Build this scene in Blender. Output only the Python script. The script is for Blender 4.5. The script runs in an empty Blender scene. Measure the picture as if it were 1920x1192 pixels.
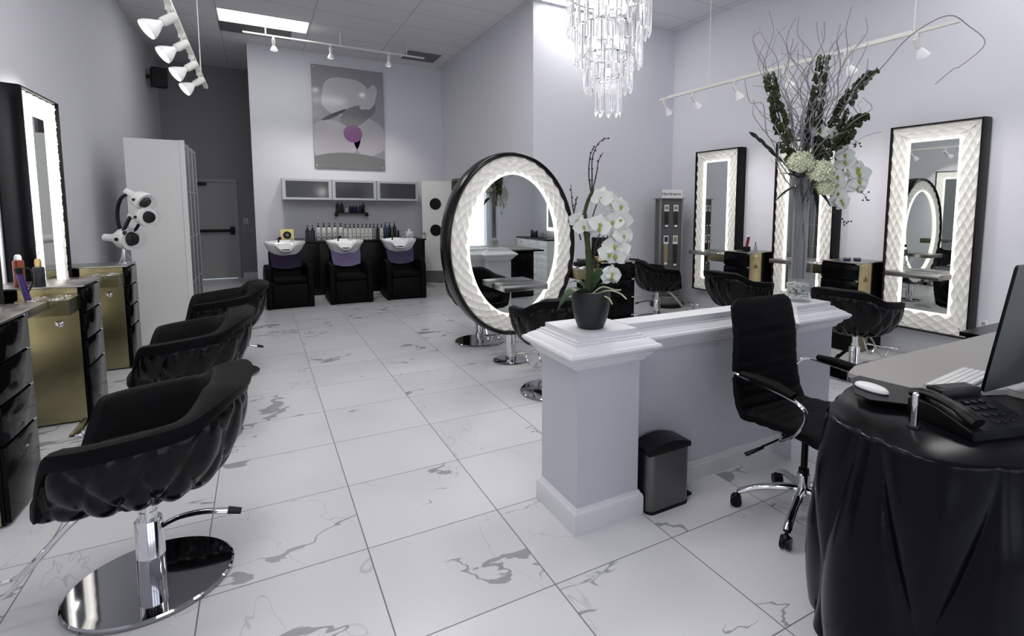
import bpy, bmesh, math, random
from mathutils import Vector, Matrix
random.seed(7)
PI = math.pi
S = bpy.context.scene
C = bpy.data.collections.new('salon'); S.collection.children.link(C)

# ------------------------------------------------------------------ camera
def cam_axes(yaw, pit, roll):
    cy, sy, cp, sp = math.cos(yaw), math.sin(yaw), math.cos(pit), math.sin(pit)
    F = Vector((sy*cp, cy*cp, -sp)); R = Vector((cy, -sy, 0)); U = R.cross(F)
    cr, sr = math.cos(roll), math.sin(roll)
    return cr*R+sr*U, -sr*R+cr*U, F
fpx, ccx, ccy = 996.1, 1071.9, 485.3
cR, cU, cF = cam_axes(.5306, .0949, .0061)
cd = bpy.data.cameras.new('camera'); cam = bpy.data.objects.new('camera', cd); C.objects.link(cam)
m = Matrix((cR, cU, -cF)).transposed().to_4x4(); m.translation = Vector((0, 0, 1.5)); cam.matrix_world = m
cd.sensor_width = 36; cd.sensor_fit = 'HORIZONTAL'; cd.lens = fpx/1920*36
cd.shift_x = (960-ccx)/1920; cd.shift_y = (ccy-596)/1920
cd.clip_start = .05; cd.clip_end = 80
S.camera = cam

# ------------------------------------------------------------------ colour management, world, daylight
S.view_settings.view_transform = 'Standard'; S.view_settings.look = 'None'
S.view_settings.gamma = 1; S.view_settings.exposure = 0.02; S.view_settings.use_curve_mapping = False
S.cycles.use_denoising = True
S.cycles.max_bounces = 10; S.cycles.diffuse_bounces = 5; S.cycles.glossy_bounces = 6
S.cycles.transmission_bounces = 8; S.cycles.transparent_max_bounces = 12
S.cycles.sample_clamp_indirect = 4; S.cycles.caustics_refractive = False; S.cycles.caustics_reflective = False
W = bpy.data.worlds.new('sky'); S.world = W; W.use_nodes = True
W.node_tree.nodes['Background'].inputs[0].default_value = (.75, .85, 1, 1)
W.node_tree.nodes['Background'].inputs[1].default_value = 1.0
def area(name, loc, rot, sx, sy, power, col=(1, 1, 1)):
    l = bpy.data.lights.new(name, 'AREA'); l.shape = 'RECTANGLE'; l.size = sx; l.size_y = sy; l.energy = power; l.color = col
    o = bpy.data.objects.new(name, l); C.objects.link(o); o.location = loc; o.rotation_euler = rot; return o
WIN = [(-1.0, .4), (.7, 2.3), (2.6, 4.7)]
for a, b in WIN:
    area('daylight_through_window', ((a+b)/2, -2.95, 1.55), (PI/2, 0, 0), b-a, 2.5, 13*(b-a), (.86, .91, 1.0))

# ------------------------------------------------------------------ materials
def mat(name, col=(.8, .8, .8), rough=.5, metal=0, spec=.5, emis=None, es=0, trans=0, ior=1.45, coat=0, aniso=0, bump=None):
    M = bpy.data.materials.new(name); M.use_nodes = True; nt = M.node_tree; b = nt.nodes['Principled BSDF']
    b.inputs['Base Color'].default_value = (*col, 1); b.inputs['Roughness'].default_value = rough
    b.inputs['Metallic'].default_value = metal; b.inputs['Specular IOR Level'].default_value = spec
    b.inputs['IOR'].default_value = ior
    b.inputs['Transmission Weight'].default_value = trans
    b.inputs['Coat Weight'].default_value = coat; b.inputs['Coat Roughness'].default_value = .03
    b.inputs['Anisotropic'].default_value = aniso
    if emis: b.inputs['Emission Color'].default_value = (*emis, 1); b.inputs['Emission Strength'].default_value = es
    if bump:
        sc, st, stretch = bump
        tc = nt.nodes.new('ShaderNodeTexCoord'); mp = nt.nodes.new('ShaderNodeMapping'); mp.inputs['Scale'].default_value = stretch
        n = nt.nodes.new('ShaderNodeTexNoise'); n.inputs['Scale'].default_value = sc; n.inputs['Detail'].default_value = 3
        bm_ = nt.nodes.new('ShaderNodeBump'); bm_.inputs['Strength'].default_value = st; bm_.inputs['Distance'].default_value = .01
        nt.links.new(tc.outputs['Object'], mp.inputs[0]); nt.links.new(mp.outputs[0], n.inputs['Vector'])
        nt.links.new(n.outputs[0], bm_.inputs['Height']); nt.links.new(bm_.outputs[0], b.inputs['Normal'])
    return M
WALL = mat('wall_paint', (.71, .71, .76), .75, spec=.25, bump=(60, .05, (1, 1, 1)))
BACKW = mat('shade_darkened_wall', (.30, .30, .31), .8, spec=.2, bump=(60, .05, (1, 1, 1)))  # dimness of the passage put into the wall colour
GDOOR = mat('shade_darkened_door', (.38, .38, .38), .6, spec=.3)  # door colour darkened too, for the weak light in the passage
TRIM = mat('white_trim_paint', (.68, .68, .70), .35, spec=.4)
PILLAR = mat('pillar_paint', (.54, .54, .58), .6, spec=.3, bump=(80, .05, (1, 1, 1)))
WLAM = mat('white_laminate', (.74, .74, .72), .35)
BLACK = mat('gloss_black', (.003, .003, .0035), .20, spec=.22)
DESKB = mat('piano_black', (.003, .003, .004), .20, spec=.17)
MBLACK = mat('matte_black_vinyl', (.003, .003, .0035), .55, spec=.09, bump=(220, .15, (1, 1, 1)))
FABB = mat('black_leatherette', (.004, .004, .0045), .55, spec=.10, bump=(160, .2, (1, 1, 1)))
PBLK = mat('black_plastic', (.004, .004, .0045), .35, spec=.25)
DRAW = mat('black_lacquer', (.003, .003, .0035), .10, spec=.10)
CHROME = mat('chrome', (.78, .78, .79), .08, 1)
DCHROME = mat('dark_mirror_chrome', (.36, .36, .38), .04, 1)
STEEL = mat('brushed_steel', (.38, .37, .35), .28, 1, aniso=.5, bump=(90, .06, (1, 1, 14)))
BRASS = mat('brushed_brass', (.36, .32, .19), .24, 1, aniso=.6, bump=(90, .06, (1, 1, 12)))
MIRR = mat('mirror_glass', (.66, .69, .67), .01, 1)
PORC = mat('white_porcelain', (.85, .85, .85), .12, coat=.5)
WPLAS = mat('white_plastic', (.82, .82, .82), .25)
CREAM = mat('cream_track_metal', (.80, .79, .74), .4)
BULB = mat('lit_bulb_face', (1, 1, 1), .3, emis=(1, .97, .93), es=14)
BGLASS = mat('lamp_reflector_glass', (.85, .85, .86), .12, emis=(1, .97, .94), es=.08)
LEDM = mat('led_strip', (1, 1, 1), .4, emis=(1, .96, .84), es=1.7)
QUILT = mat('backlit_quilted_acrylic', (.60, .59, .56), .45, emis=(1, .97, .88), es=.16)
PANEL = mat('ceiling_light_diffuser', (1, 1, 1), .5, emis=(1, .99, .98), es=9)
CRYST = mat('crystal', (.98, .98, 1), .02, trans=1, ior=1.5, emis=(1, 1, 1), es=.07)  # faint emission stands in for bulb light caught in the prisms
CHB = mat('chandelier_bulb', (1, 1, 1), .4, emis=(1, .98, .95), es=22)
POTM = mat('dark_ceramic', (.010, .012, .011), .45, bump=(40, .1, (1, 1, 6)))
LEAF = mat('orchid_leaf', (.035, .09, .022), .35, bump=(30, .1, (1, 6, 1)))
DLEAF = mat('dark_leaf', (.012, .028, .014), .45)
BELL = mat('green_bell_petal', (.055, .072, .030), .5)
PETAL = mat('white_petal', (.68, .69, .64), .5)
PETALG = mat('cream_green_petal', (.62, .65, .46), .55)
YEL = mat('yellow_green_centre', (.32, .36, .06), .5)
STEMM = mat('dark_stem', (.03, .035, .015), .6)
TWIG = mat('dark_twig', (.025, .018, .014), .7)
WILLOW = mat('silver_willow', (.24, .225, .235), .6)
ROOT = mat('pale_root', (.42, .44, .28), .6)
PEBB = mat('clear_pebbles', (.62, .62, .60), .15, spec=.8)
PURP = mat('purple_towel', (.33, .28, .50), .8, bump=(120, .6, (1, 1, 1)))
GLASSD = mat('frosted_dark_glass', (.05, .05, .055), .10, spec=.3)
ALU = mat('satin_aluminium', (.48, .48, .50), .35, .6)
DALU = mat('monitor_aluminium', (.17, .18, .17), .38, .85)
SPKR = mat('speaker_black', (.006, .006, .006), .7)
DESKT = mat('desk_top_laminate', (.33, .32, .30), .42, spec=.4)
GREYM = mat('grey_metal', (.20, .20, .20), .45, .4)
PEGB = mat('grey_pegboard', (.09, .09, .09), .6)
GOLD = mat('gold_plate', (.65, .50, .20), .3, 1)
HAIRD = mat('dark_hair', (.012, .009, .008), .5)
HAIRL = mat('blonde_hair', (.28, .22, .13), .5)
CARD = mat('white_card', (.80, .80, .80), .6)
INK = mat('black_ink', (.01, .01, .01), .6)
COPPER = mat('copper_can', (.17, .040, .020), .3, .5)
VIOLET = mat('violet_plastic', (.03, .012, .11), .3)
BTLW = mat('white_bottle', (.66, .66, .61), .4)
BTLG = mat('grey_bottle', (.25, .25, .24), .4)
BTLT = mat('teal_bottle', (.02, .055, .085), .3)
BTLB = mat('blue_bottle', (.015, .013, .09), .3)
BTLK = mat('black_bottle', (.01, .011, .014), .3)
DARKR = mat('dark_doorway', (.03, .026, .022), .8)  # darkness of the unlit storeroom put into its wall colour
JAMB = mat('brown_jamb', (.16, .14, .10), .7)
BURG = mat('burgundy_plastic', (.16, .01, .015), .3)

def nodes(M): return M.node_tree.nodes, M.node_tree.links
def glass_mat(name, tint=(1, 1, 1), k=.10):
    M = bpy.data.materials.new(name); M.use_nodes = True; n, l = nodes(M)
    for x in list(n):
        if x.type != 'OUTPUT_MATERIAL': n.remove(x)
    t = n.new('ShaderNodeBsdfTransparent'); t.inputs[0].default_value = (*tint, 1)
    g = n.new('ShaderNodeBsdfGlossy'); g.inputs['Roughness'].default_value = .02
    f = n.new('ShaderNodeLayerWeight'); f.inputs[0].default_value = .3
    pw = n.new('ShaderNodeMath'); pw.operation = 'POWER'; pw.inputs[1].default_value = 3.5
    a = n.new('ShaderNodeMath'); a.operation = 'ADD'; a.inputs[1].default_value = k; a.use_clamp = True; l.new(f.outputs[1], pw.inputs[0])
    x = n.new('ShaderNodeMixShader')
    l.new(pw.outputs[0], a.inputs[0]); l.new(a.outputs[0], x.inputs[0]); l.new(t.outputs[0], x.inputs[1]); l.new(g.outputs[0], x.inputs[2])
    l.new(x.outputs[0], n['Material Output'].inputs[0]); return M
CLEAR = glass_mat('clear_glass', (.96, .97, .97), .02)
WGLASS = glass_mat('window_glass', (1, 1, 1), .02)

def math_n(n, l, op, a, b=None, clamp=False):
    x = n.new('ShaderNodeMath'); x.operation = op; x.use_clamp = clamp
    for i, v in enumerate((a, b)):
        if v is None: continue
        if isinstance(v, (int, float)): x.inputs[i].default_value = v
        else: l.new(v, x.inputs[i])
    return x.outputs[0]
def sstep(n, l, v, lo, hi, a=0., b=1.):
    x = n.new('ShaderNodeMapRange'); x.interpolation_type = 'SMOOTHSTEP'; x.inputs[1].default_value = lo; x.inputs[2].default_value = hi
    x.inputs[3].default_value = a; x.inputs[4].default_value = b; l.new(v, x.inputs[0]); return x.outputs[0]
# marble floor: 61 cm tiles, grout grid, veins that change from tile to tile
TILE = .6096; GX = .351; GY = 3.579
def marble():
    M = mat('marble_tile', (.7, .7, .7), .22, spec=.45); n, l = nodes(M); b = n['Principled BSDF']
    g = n.new('ShaderNodeNewGeometry'); sp = n.new('ShaderNodeSeparateXYZ'); l.new(g.outputs['Position'], sp.inputs[0])
    u = math_n(n, l, 'DIVIDE', math_n(n, l, 'SUBTRACT', sp.outputs[0], GX), TILE)
    v = math_n(n, l, 'DIVIDE', math_n(n, l, 'SUBTRACT', sp.outputs[1], GY), TILE)
    fu = math_n(n, l, 'FRACT', u); fv = math_n(n, l, 'FRACT', v)
    iu = math_n(n, l, 'FLOOR', u); iv = math_n(n, l, 'FLOOR', v)
    cm = n.new('ShaderNodeCombineXYZ'); l.new(iu, cm.inputs[0]); l.new(iv, cm.inputs[1])
    wn = n.new('ShaderNodeTexWhiteNoise'); wn.noise_dimensions = '2D'; l.new(cm.outputs[0], wn.inputs['Vector'])
    off = n.new('ShaderNodeVectorMath'); off.operation = 'SCALE'; off.inputs['Scale'].default_value = 37; l.new(wn.outputs['Color'], off.inputs[0])
    ad = n.new('ShaderNodeVectorMath'); ad.operation = 'ADD'; l.new(g.outputs['Position'], ad.inputs[0]); l.new(off.outputs[0], ad.inputs[1])
    def noise(scale, detail, dist, stretch=(1, 1, 1), rough=.55):
        mp = n.new('ShaderNodeMapping'); mp.inputs['Scale'].default_value = stretch; mp.inputs['Rotation'].default_value = (0, 0, .6); l.new(ad.outputs[0], mp.inputs[0])
        x = n.new('ShaderNodeTexNoise'); x.inputs['Scale'].default_value = scale; x.inputs['Detail'].default_value = detail
        x.inputs['Distortion'].default_value = dist; x.inputs['Roughness'].default_value = rough; l.new(mp.outputs[0], x.inputs['Vector']); return x.outputs[0]
    n1 = noise(.80, 5, .35, (1, 2.2, 1), .52); n2 = noise(1.5, 3, 0); n3 = noise(1.1, 4, .5, (1.8, 1, 1), .5); n4 = noise(.9, 2, 0)
    d1 = math_n(n, l, 'ABSOLUTE', math_n(n, l, 'SUBTRACT', n1, .5)); d3 = math_n(n, l, 'ABSOLUTE', math_n(n, l, 'SUBTRACT', n3, .47))
    m2 = sstep(n, l, n2, .50, .60)
    wid = math_n(n, l, 'MULTIPLY_ADD', sstep(n, l, n2, .58, .72), .05); wid.node.inputs[2].default_value = .0055
    vein = math_n(n, l, 'MULTIPLY', math_n(n, l, 'SUBTRACT', 1., math_n(n, l, 'DIVIDE', d1, wid), True), m2)
    vein = sstep(n, l, vein, .0, .35)
    fine = math_n(n, l, 'MULTIPLY', sstep(n, l, d3, 0, .0045, 1, 0), sstep(n, l, n4, .50, .60))
    tot = math_n(n, l, 'MAXIMUM', math_n(n, l, 'MULTIPLY', vein, .72), math_n(n, l, 'MULTIPLY', fine, .32))
    cl = sstep(n, l, n4, .35, .65)
    c1 = n.new('ShaderNodeMix'); c1.data_type = 'RGBA'; c1.inputs[6].default_value = (.655, .655, .665, 1); c1.inputs[7].default_value = (.60, .60, .61, 1); l.new(cl, c1.inputs[0])
    c2 = n.new('ShaderNodeMix'); c2.data_type = 'RGBA'; c2.inputs[7].default_value = (.20, .20, .215, 1); l.new(c1.outputs[2], c2.inputs[6]); l.new(tot, c2.inputs[0])
    eu = math_n(n, l, 'MINIMUM', fu, math_n(n, l, 'SUBTRACT', 1., fu)); ev = math_n(n, l, 'MINIMUM', fv, math_n(n, l, 'SUBTRACT', 1., fv))
    e = math_n(n, l, 'MINIMUM', eu, ev); gr = sstep(n, l, e, .0034, .0052, 1, 0)
    c3 = n.new('ShaderNodeMix'); c3.data_type = 'RGBA'; c3.inputs[7].default_value = (.17, .165, .155, 1); l.new(c2.outputs[2], c3.inputs[6]); l.new(gr, c3.inputs[0])
    l.new(c3.outputs[2], b.inputs['Base Color'])
    l.new(math_n(n, l, 'MULTIPLY_ADD', gr, .5), b.inputs['Roughness']); b.inputs['Roughness'].links[0].from_node.inputs[2].default_value = .24
    return M
FLOOR = marble()
def ceiling_mat():
    M = mat('ceiling_tile', (.52, .52, .54), .9, spec=.1); n, l = nodes(M); b = n['Principled BSDF']
    g = n.new('ShaderNodeNewGeometry'); sp = n.new('ShaderNodeSeparateXYZ'); l.new(g.outputs['Position'], sp.inputs[0])
    def line(o, off, step):
        f = math_n(n, l, 'FRACT', math_n(n, l, 'DIVIDE', math_n(n, l, 'SUBTRACT', o, off), step))
        return math_n(n, l, 'MULTIPLY', math_n(n, l, 'MINIMUM', f, math_n(n, l, 'SUBTRACT', 1., f)), step)
    e = math_n(n, l, 'MINIMUM', line(sp.outputs[0], -.41, 1.22), line(sp.outputs[1], 9.27, .61))
    gr = sstep(n, l, e, .003, .010, 1, 0)
    no = n.new('ShaderNodeTexNoise'); no.inputs['Scale'].default_value = 45; no.inputs['Detail'].default_value = 3; l.new(g.outputs['Position'], no.inputs['Vector'])
    c0 = n.new('ShaderNodeMix'); c0.data_type = 'RGBA'; c0.inputs[6].default_value = (.66, .66, .68, 1); c0.inputs[7].default_value = (.74, .74, .76, 1); l.new(no.outputs[0], c0.inputs[0])
    c = n.new('ShaderNodeMix'); c.data_type = 'RGBA'; c.inputs[7].default_value = (.46, .46, .47, 1); l.new(c0.outputs[2], c.inputs[6]); l.new(gr, c.inputs[0])
    l.new(c.outputs[2], b.inputs['Base Color']); return M
CEIL = ceiling_mat()

# ------------------------------------------------------------------ mesh helpers
def V(*a): return Vector(a)
def obj(name, bm, material, parent=None, smooth=True, loc=None, rot=None, angle=35):
    me = bpy.data.meshes.new(name); bmesh.ops.recalc_face_normals(bm, faces=bm.faces); bm.to_mesh(me); bm.free()
    mats = material if isinstance(material, (list, tuple)) else [material]
    for q in mats: me.materials.append(q)
    if smooth:
        me.shade_smooth(); me.set_sharp_from_angle(angle=math.radians(angle))
    o = bpy.data.objects.new(name, me); C.objects.link(o)
    if parent: o.parent = parent
    if loc: o.location = loc
    if rot: o.rotation_euler = rot
    return o
def tag(o, label, cat, group=None, kind=None):
    o['label'] = label; o['category'] = cat
    if group: o['group'] = group
    if kind: o['kind'] = kind
    return o
def thing(name, label, cat, loc=(0, 0, 0), rz=0, group=None):
    o = bpy.data.objects.new(name, None); C.objects.link(o); o.empty_display_size = .1
    o.location = loc; o.rotation_euler = (0, 0, rz); tag(o, label, cat, group); return o
def struct(name, bm, m_, parent=None, smooth=False):
    o = obj(name, bm, m_, parent, smooth)
    if not parent: o['kind'] = 'structure'
    return o
def dup(root, loc, rz, label=None, group=None, rot=None, name=None):
    r = root.copy(); C.objects.link(r); r.location = loc; r.rotation_euler = rot or (0, 0, rz)
    if label: r['label'] = label
    if group: r['group'] = group
    for ch in list(root.children):
        c = ch.copy(); C.objects.link(c); c.parent = r
        for g in list(ch.children):
            d = g.copy(); C.objects.link(d); d.parent = c
    return r
def B(): return bmesh.new()
def box(bm, x0, x1, y0, y1, z0, z1, bev=0, seg=2):
    r = bmesh.ops.create_cube(bm, size=1, matrix=Matrix.Translation(((x0+x1)/2, (y0+y1)/2, (z0+z1)/2)) @ Matrix.Diagonal((x1-x0, y1-y0, z1-z0, 1)))
    if bev:
        es = list({e for v in r['verts'] for e in v.link_edges})
        bmesh.ops.bevel(bm, geom=es, offset=bev, segments=seg, affect='EDGES', profile=.5)
    return bm
def obox(x0, x1, y0, y1, z0, z1, bev=0, seg=2): return box(B(), x0, x1, y0, y1, z0, z1, bev, seg)
def lathe(bm, prof, seg=32, c=(0, 0, 0), sx=1, sy=1):
    rings = []
    for r, z in prof:
        if r < 1e-6: rings.append([bm.verts.new((c[0], c[1], c[2]+z))])
        else: rings.append([bm.verts.new((c[0]+sx*r*math.cos(2*PI*i/seg), c[1]+sy*r*math.sin(2*PI*i/seg), c[2]+z)) for i in range(seg)])
    for a, b in zip(rings, rings[1:]):
        for i in range(seg):
            j = (i+1) % seg
            if len(a) == 1 and len(b) == 1: continue
            if len(a) == 1: bm.faces.new((a[0], b[j], b[i]))
            elif len(b) == 1: bm.faces.new((a[i], a[j], b[0]))
            else: bm.faces.new((a[i], a[j], b[j], b[i]))
    return bm
def cyl(bm, p0, p1, r0, r1=None, seg=20, caps=True): return tube(bm, [p0, p1], [r0, r1 if r1 is not None else r0], seg, caps)
def tube(bm, pts, r, seg=10, caps=True, flat=None):
    pts = [Vector(p) for p in pts]; n = len(pts)
    rr = r if isinstance(r, (list, tuple)) else [r]*n
    rings = []; up = None
    for i, p in enumerate(pts):
        t = (pts[min(i+1, n-1)]-pts[max(i-1, 0)])
        t = t.normalized() if t.length > 1e-9 else V(0, 0, 1)
        if up is None:
            up = V(0, 0, 1) if abs(t.z) < .95 else V(1, 0, 0)
        s = t.cross(up); s = s.normalized() if s.length > 1e-6 else V(1, 0, 0); u = s.cross(t).normalized(); up = u
        fx, fy = flat if flat else (1, 1)
        rings.append([bm.verts.new(p+rr[i]*(fx*math.cos(2*PI*k/seg)*s+fy*math.sin(2*PI*k/seg)*u)) for k in range(seg)])
    for a, b in zip(rings, rings[1:]):
        for k in range(seg): bm.faces.new((a[k], a[(k+1) % seg], b[(k+1) % seg], b[k]))
    if caps: bm.faces.new(rings[0][::-1]); bm.faces.new(rings[-1])
    return bm
def bez(pts, n=8):
    """Catmull-Rom through pts"""
    P = [Vector(p) for p in pts]; P = [2*P[0]-P[1]]+P+[2*P[-1]-P[-2]]; out = []
    for i in range(1, len(P)-2):
        for k in range(n):
            t = k/n; a, b, c, d = P[i-1], P[i], P[i+1], P[i+2]
            out.append(.5*((2*b)+(c-a)*t+(2*a-5*b+4*c-d)*t*t+(3*b-a-3*c+d)*t**3))
    out.append(P[-2]); return out
def prism(bm, poly, z0, z1, plane='xy', bev=0):
    def q(a, b, z): return {'xy': (a, b, z), 'xz': (a, z, b), 'yz': (z, a, b)}[plane]
    lo = [bm.verts.new(q(a, b, z0)) for a, b in poly]; hi = [bm.verts.new(q(a, b, z1)) for a, b in poly]
    fs = [bm.faces.new(lo[::-1]), bm.faces.new(hi)]
    for i in range(len(poly)):
        j = (i+1) % len(poly); bm.faces.new((lo[i], lo[j], hi[j], hi[i]))
    if bev:
        es = [e for f in fs for e in f.edges]
        bmesh.ops.bevel(bm, geom=es, offset=bev, segments=2, affect='EDGES', profile=.5)
    return bm
def grid(bm, nu, nv, f, closeu=False, closev=False):
    g = [[bm.verts.new(f(i/(nu if closeu else nu-1), j/(nv if closev else nv-1))) for j in range(nv)] for i in range(nu)]
    for i in range(nu if closeu else nu-1):
        for j in range(nv if closev else nv-1):
            a, b = (i+1) % nu, (j+1) % nv
            bm.faces.new((g[i][j], g[a][j], g[a][b], g[i][b]))
    return g
def ball(bm, c, r, sub=2, scale=(1, 1, 1)):
    bmesh.ops.create_icosphere(bm, subdivisions=sub, radius=r, matrix=Matrix.Translation(c) @ Matrix.Diagonal((*scale, 1))); return bm
def xform(bm, M): bmesh.ops.transform(bm, matrix=M, verts=bm.verts); return bm
def smoothstep(x, a, b):
    t = max(0, min(1, (x-a)/(b-a))); return t*t*(3-2*t)
def rrect(w, h, r, n=5, cx=0, cy=0):
    out = []
    for sx, sy, a0 in ((1, 1, 0), (-1, 1, 90), (-1, -1, 180), (1, -1, 270)):
        for k in range(n+1):
            a = math.radians(a0+90*k/n); out.append((cx+sx*(w/2-r)+r*math.cos(a), cy+sy*(h/2-r)+r*math.sin(a)))
    return out
# ================================================================== SETTING
XL, XR, YF, YB, ZC = -1.58, 5.84, -2.6, 11.0, 4.30
XM, YM, YD = 3.32, 6.73, 13.12
struct('floor', obox(XL-.15, XR+.15, YF-.15, YD+.15, -.1, 0), FLOOR)
struct('ceiling', obox(XL-.15, XR+.15, YF-.15, YD+.15, ZC, ZC+.1), CEIL)
struct('wall_left', obox(XL-.15, XL, YF-.15, YD+.15, 0, ZC), WALL)
struct('wall_right', obox(XR, XR+.15, YF-.15, YM, 0, ZC), WALL)
struct('wall_alcove', obox(XM+.15, XR+.15, YM, YM+.15, 0, ZC), WALL)
bm = B(); box(bm, XM, XM+.15, YM, 9.35, 0, ZC); box(bm, XM, XM+.15, 10.33, YB, 0, ZC); box(bm, XM, XM+.15, 9.35, 10.33, 2.06, ZC)
struct('wall_middle', bm, WALL)
struct('wall_basin', obox(-.066, XM+.15, YB, YB+.15, 0, ZC), WALL)
bm = B(); box(bm, XL-.15, -1.32, YD, YD+.15, 0, ZC); box(bm, -.40, .1, YD, YD+.15, 0, ZC); box(bm, -1.32, -.40, YD, YD+.15, 2.03, ZC)
struct('wall_back', bm, BACKW)
struct('wall_passage', obox(-.066, .084, YB+.15, YD, 0, ZC), BACKW)
# dark room beyond the side doorway
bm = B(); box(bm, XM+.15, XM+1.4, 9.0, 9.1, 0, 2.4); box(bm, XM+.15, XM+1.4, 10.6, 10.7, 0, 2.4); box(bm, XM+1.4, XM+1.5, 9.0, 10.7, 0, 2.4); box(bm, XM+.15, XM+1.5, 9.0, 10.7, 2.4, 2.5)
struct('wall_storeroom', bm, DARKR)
bm = B(); box(bm, XM-.01, XM+.16, 9.35, 9.40, 0, 2.06); box(bm, XM-.01, XM+.16, 10.28, 10.33, 0, 2.06); box(bm, XM-.01, XM+.16, 9.40, 10.28, 2.01, 2.06)
struct('trim_1', bm, JAMB)
# front wall with windows
bm = B(); xs = [XL-.15]+[q for ab in WIN for q in ab]+[XR+.15]
for a, b in zip(xs[::2], xs[1::2]): box(bm, a, b, YF-.15, YF, 0, ZC)
for a, b in WIN: box(bm, a, b, YF-.15, YF, 0, .3); box(bm, a, b, YF-.15, YF, 2.8, ZC)
struct('wall_front', bm, WALL)
for k, (a, b) in enumerate(WIN):
    bm = B(); mid = (a+b)/2
    for x in (a+.03, mid, b-.03): box(bm, x-.03, x+.03, YF-.12, YF-.02, .3, 2.8)
    for z in (.33, 2.1, 2.77): box(bm, a, b, YF-.115, YF-.025, z-.03, z+.03)
    w = struct('window_%d' % (k+1), bm, TRIM); obj('pane', obox(a+.02, b-.02, YF-.075, YF-.07, .32, 2.78), WGLASS, w, False)
# baseboards
def baseboard(name, segs):
    bm = B()
    for (x0, y0, x1, y1, nx, ny) in segs:
        for (t, z0, z1) in ((.014, 0, .09), (.009, .09, .11)):
            box(bm, min(x0, x1, x0+nx*t, x1+nx*t), max(x0, x1, x0+nx*t, x1+nx*t), min(y0, y1, y0+ny*t, y1+ny*t), max(y0, y1, y0+ny*t, y1+ny*t), z0, z1)
    struct(name, bm, TRIM)
baseboard('baseboard_left', [(XL, YF, XL, YD, 1, 0)])
baseboard('baseboard_right', [(XR, YF, XR, YM, -1, 0)])
baseboard('baseboard_alcove', [(XM+.0, YM, XR-.015, YM, 0, -1)])
baseboard('baseboard_middle', [(XM, YM, XM, 9.34, -1, 0), (XM, 10.34, XM, YB, -1, 0)])
baseboard('baseboard_basin', [(-.06, YB, XM-.015, YB, 0, -1)])
baseboard('baseboard_back', [(-.34, YD, -.066, YD, 0, -1)])
baseboard('baseboard_passage', [(-.066, YB, -.066, YD, -1, 0)])
# back exit door
bm = obox(-1.28, -.44, YD-.005, YD+.04, .012, 1.99)
d = struct('door_1', bm, GDOOR)
bm = B(); box(bm, -1.34, -1.28, YD-.03, YD+.1, 0, 2.05); box(bm, -.44, -.38, YD-.03, YD+.1, 0, 2.05); box(bm, -1.28, -.44, YD-.03, YD+.1, 1.99, 2.05)
obj('door_frame', bm, GDOOR, d, False)
bm = B(); tube(bm, [(-1.2, YD-.07, 1.0), (-.5, YD-.07, 1.0)], .028, 12); box(bm, -1.24, -1.17, YD-.10, YD-.005, .93, 1.07, .01); box(bm, -.53, -.45, YD-.10, YD-.005, .92, 1.08, .012)
obj('panic_bar', bm, PBLK, d)
bm = B(); box(bm, -1.10, -.9, YD-.07, YD-.005, 1.92, 1.98, .008); tube(bm, [(-1.0, YD-.05, 1.95), (-1.15, YD-.12, 1.96), (-1.25, YD-.03, 1.97)], .010, 8)
obj('door_closer', bm, PBLK, d)
# portholed side door standing open
bm = B()
ln = .55; poly = rrect(.56, 2.03, .004)
box(bm, 0, .60, -.02, .02, .012, 2.02)
d2 = struct('door_2', bm, WLAM); d2.location = (3.305, 10.33, 0); d2.rotation_euler = (0, 0, math.radians(146))
for z in (1.05, 1.57):
    bm = B(); prism(bm, [(.33+.115*math.cos(a*PI/16), z+.115*math.sin(a*PI/16)) for a in range(32)], -.026, .026, 'xz'); obj('porthole', bm, PBLK, d2)
obj('kick_plate', obox(0, .60, -.024, .024, .012, .24), GREYM, d2, False)
obj('door_handle', ball(B(), (.56, .05, 1.0), .028, 2), CHROME, d2)

# ================================================================== HALF WALL WITH TWO PILLARS
PROF = [(0, 0), (0, .775), (.014, .778), (.022, .79), (.022, .796), (.034, .80), (.044, .815), (.044, .822), (.058, .826), (.072, .838), (.078, .85), (.072, .860), (.060, .864), (.050, .874), (.030, .884), (.020, .888), (.020, .893), (.008, .896), (.008, .903), (-.012, .905), (-.012, .93)]
def capped(x0, x1, y0, y1, k=1., prof=PROF):
    bm = B(); rings = []
    for o, z in prof:
        o *= k; rings.append([bm.verts.new(p) for p in ((x0-o, y0-o, z), (x1+o, y0-o, z), (x1+o, y1+o, z), (x0-o, y1+o, z))])
    for a, b in zip(rings, rings[1:]):
        for i in range(4): bm.faces.new((a[i], a[(i+1) % 4], b[(i+1) % 4], b[i]))
    bm.faces.new(rings[0][::-1]); bm.faces.new(rings[-1]); return bm
BASEP = [(.022, 0), (.022, .085), (.018, .10), (.010, .108), (.006, .118), (0, .12)]
def pillar(x0, label):
    t = thing('pillar', label, 'pillar', (x0, 1.995, 0), 0, 'pillars of the half wall')
    cut = 1
    sh = [(0, 0), (0, .78)]
    obj('shaft', capped(0, .35, 0, .35, 1, sh), PILLAR, t, False)
    obj('cap', capped(0, .35, 0, .35, 1, [(0, .77)]+PROF[2:]), TRIM, t, True, angle=25)
    obj('base_moulding', capped(0, .35, 0, .35, 1, BASEP), TRIM, t, True, angle=25)
    return t
pillar(1.205, 'square white pillar with moulded cap under the potted orchid')
pillar(2.715, 'square white pillar with moulded cap under the tall glass vase')
t = thing('half_wall', 'low white partition wall with moulded ledge joining the two pillars', 'partition', (1.555, 2.10, 0))
obj('panel', obox(0, 1.16, 0, .11, 0, .78), PILLAR, t, False)
LP = [(0, .775)]+[(o*.8, z) for o, z in PROF[2:-2]]+[(.008, .905), (.008, .93)]
bm = B(); rings = []
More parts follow.
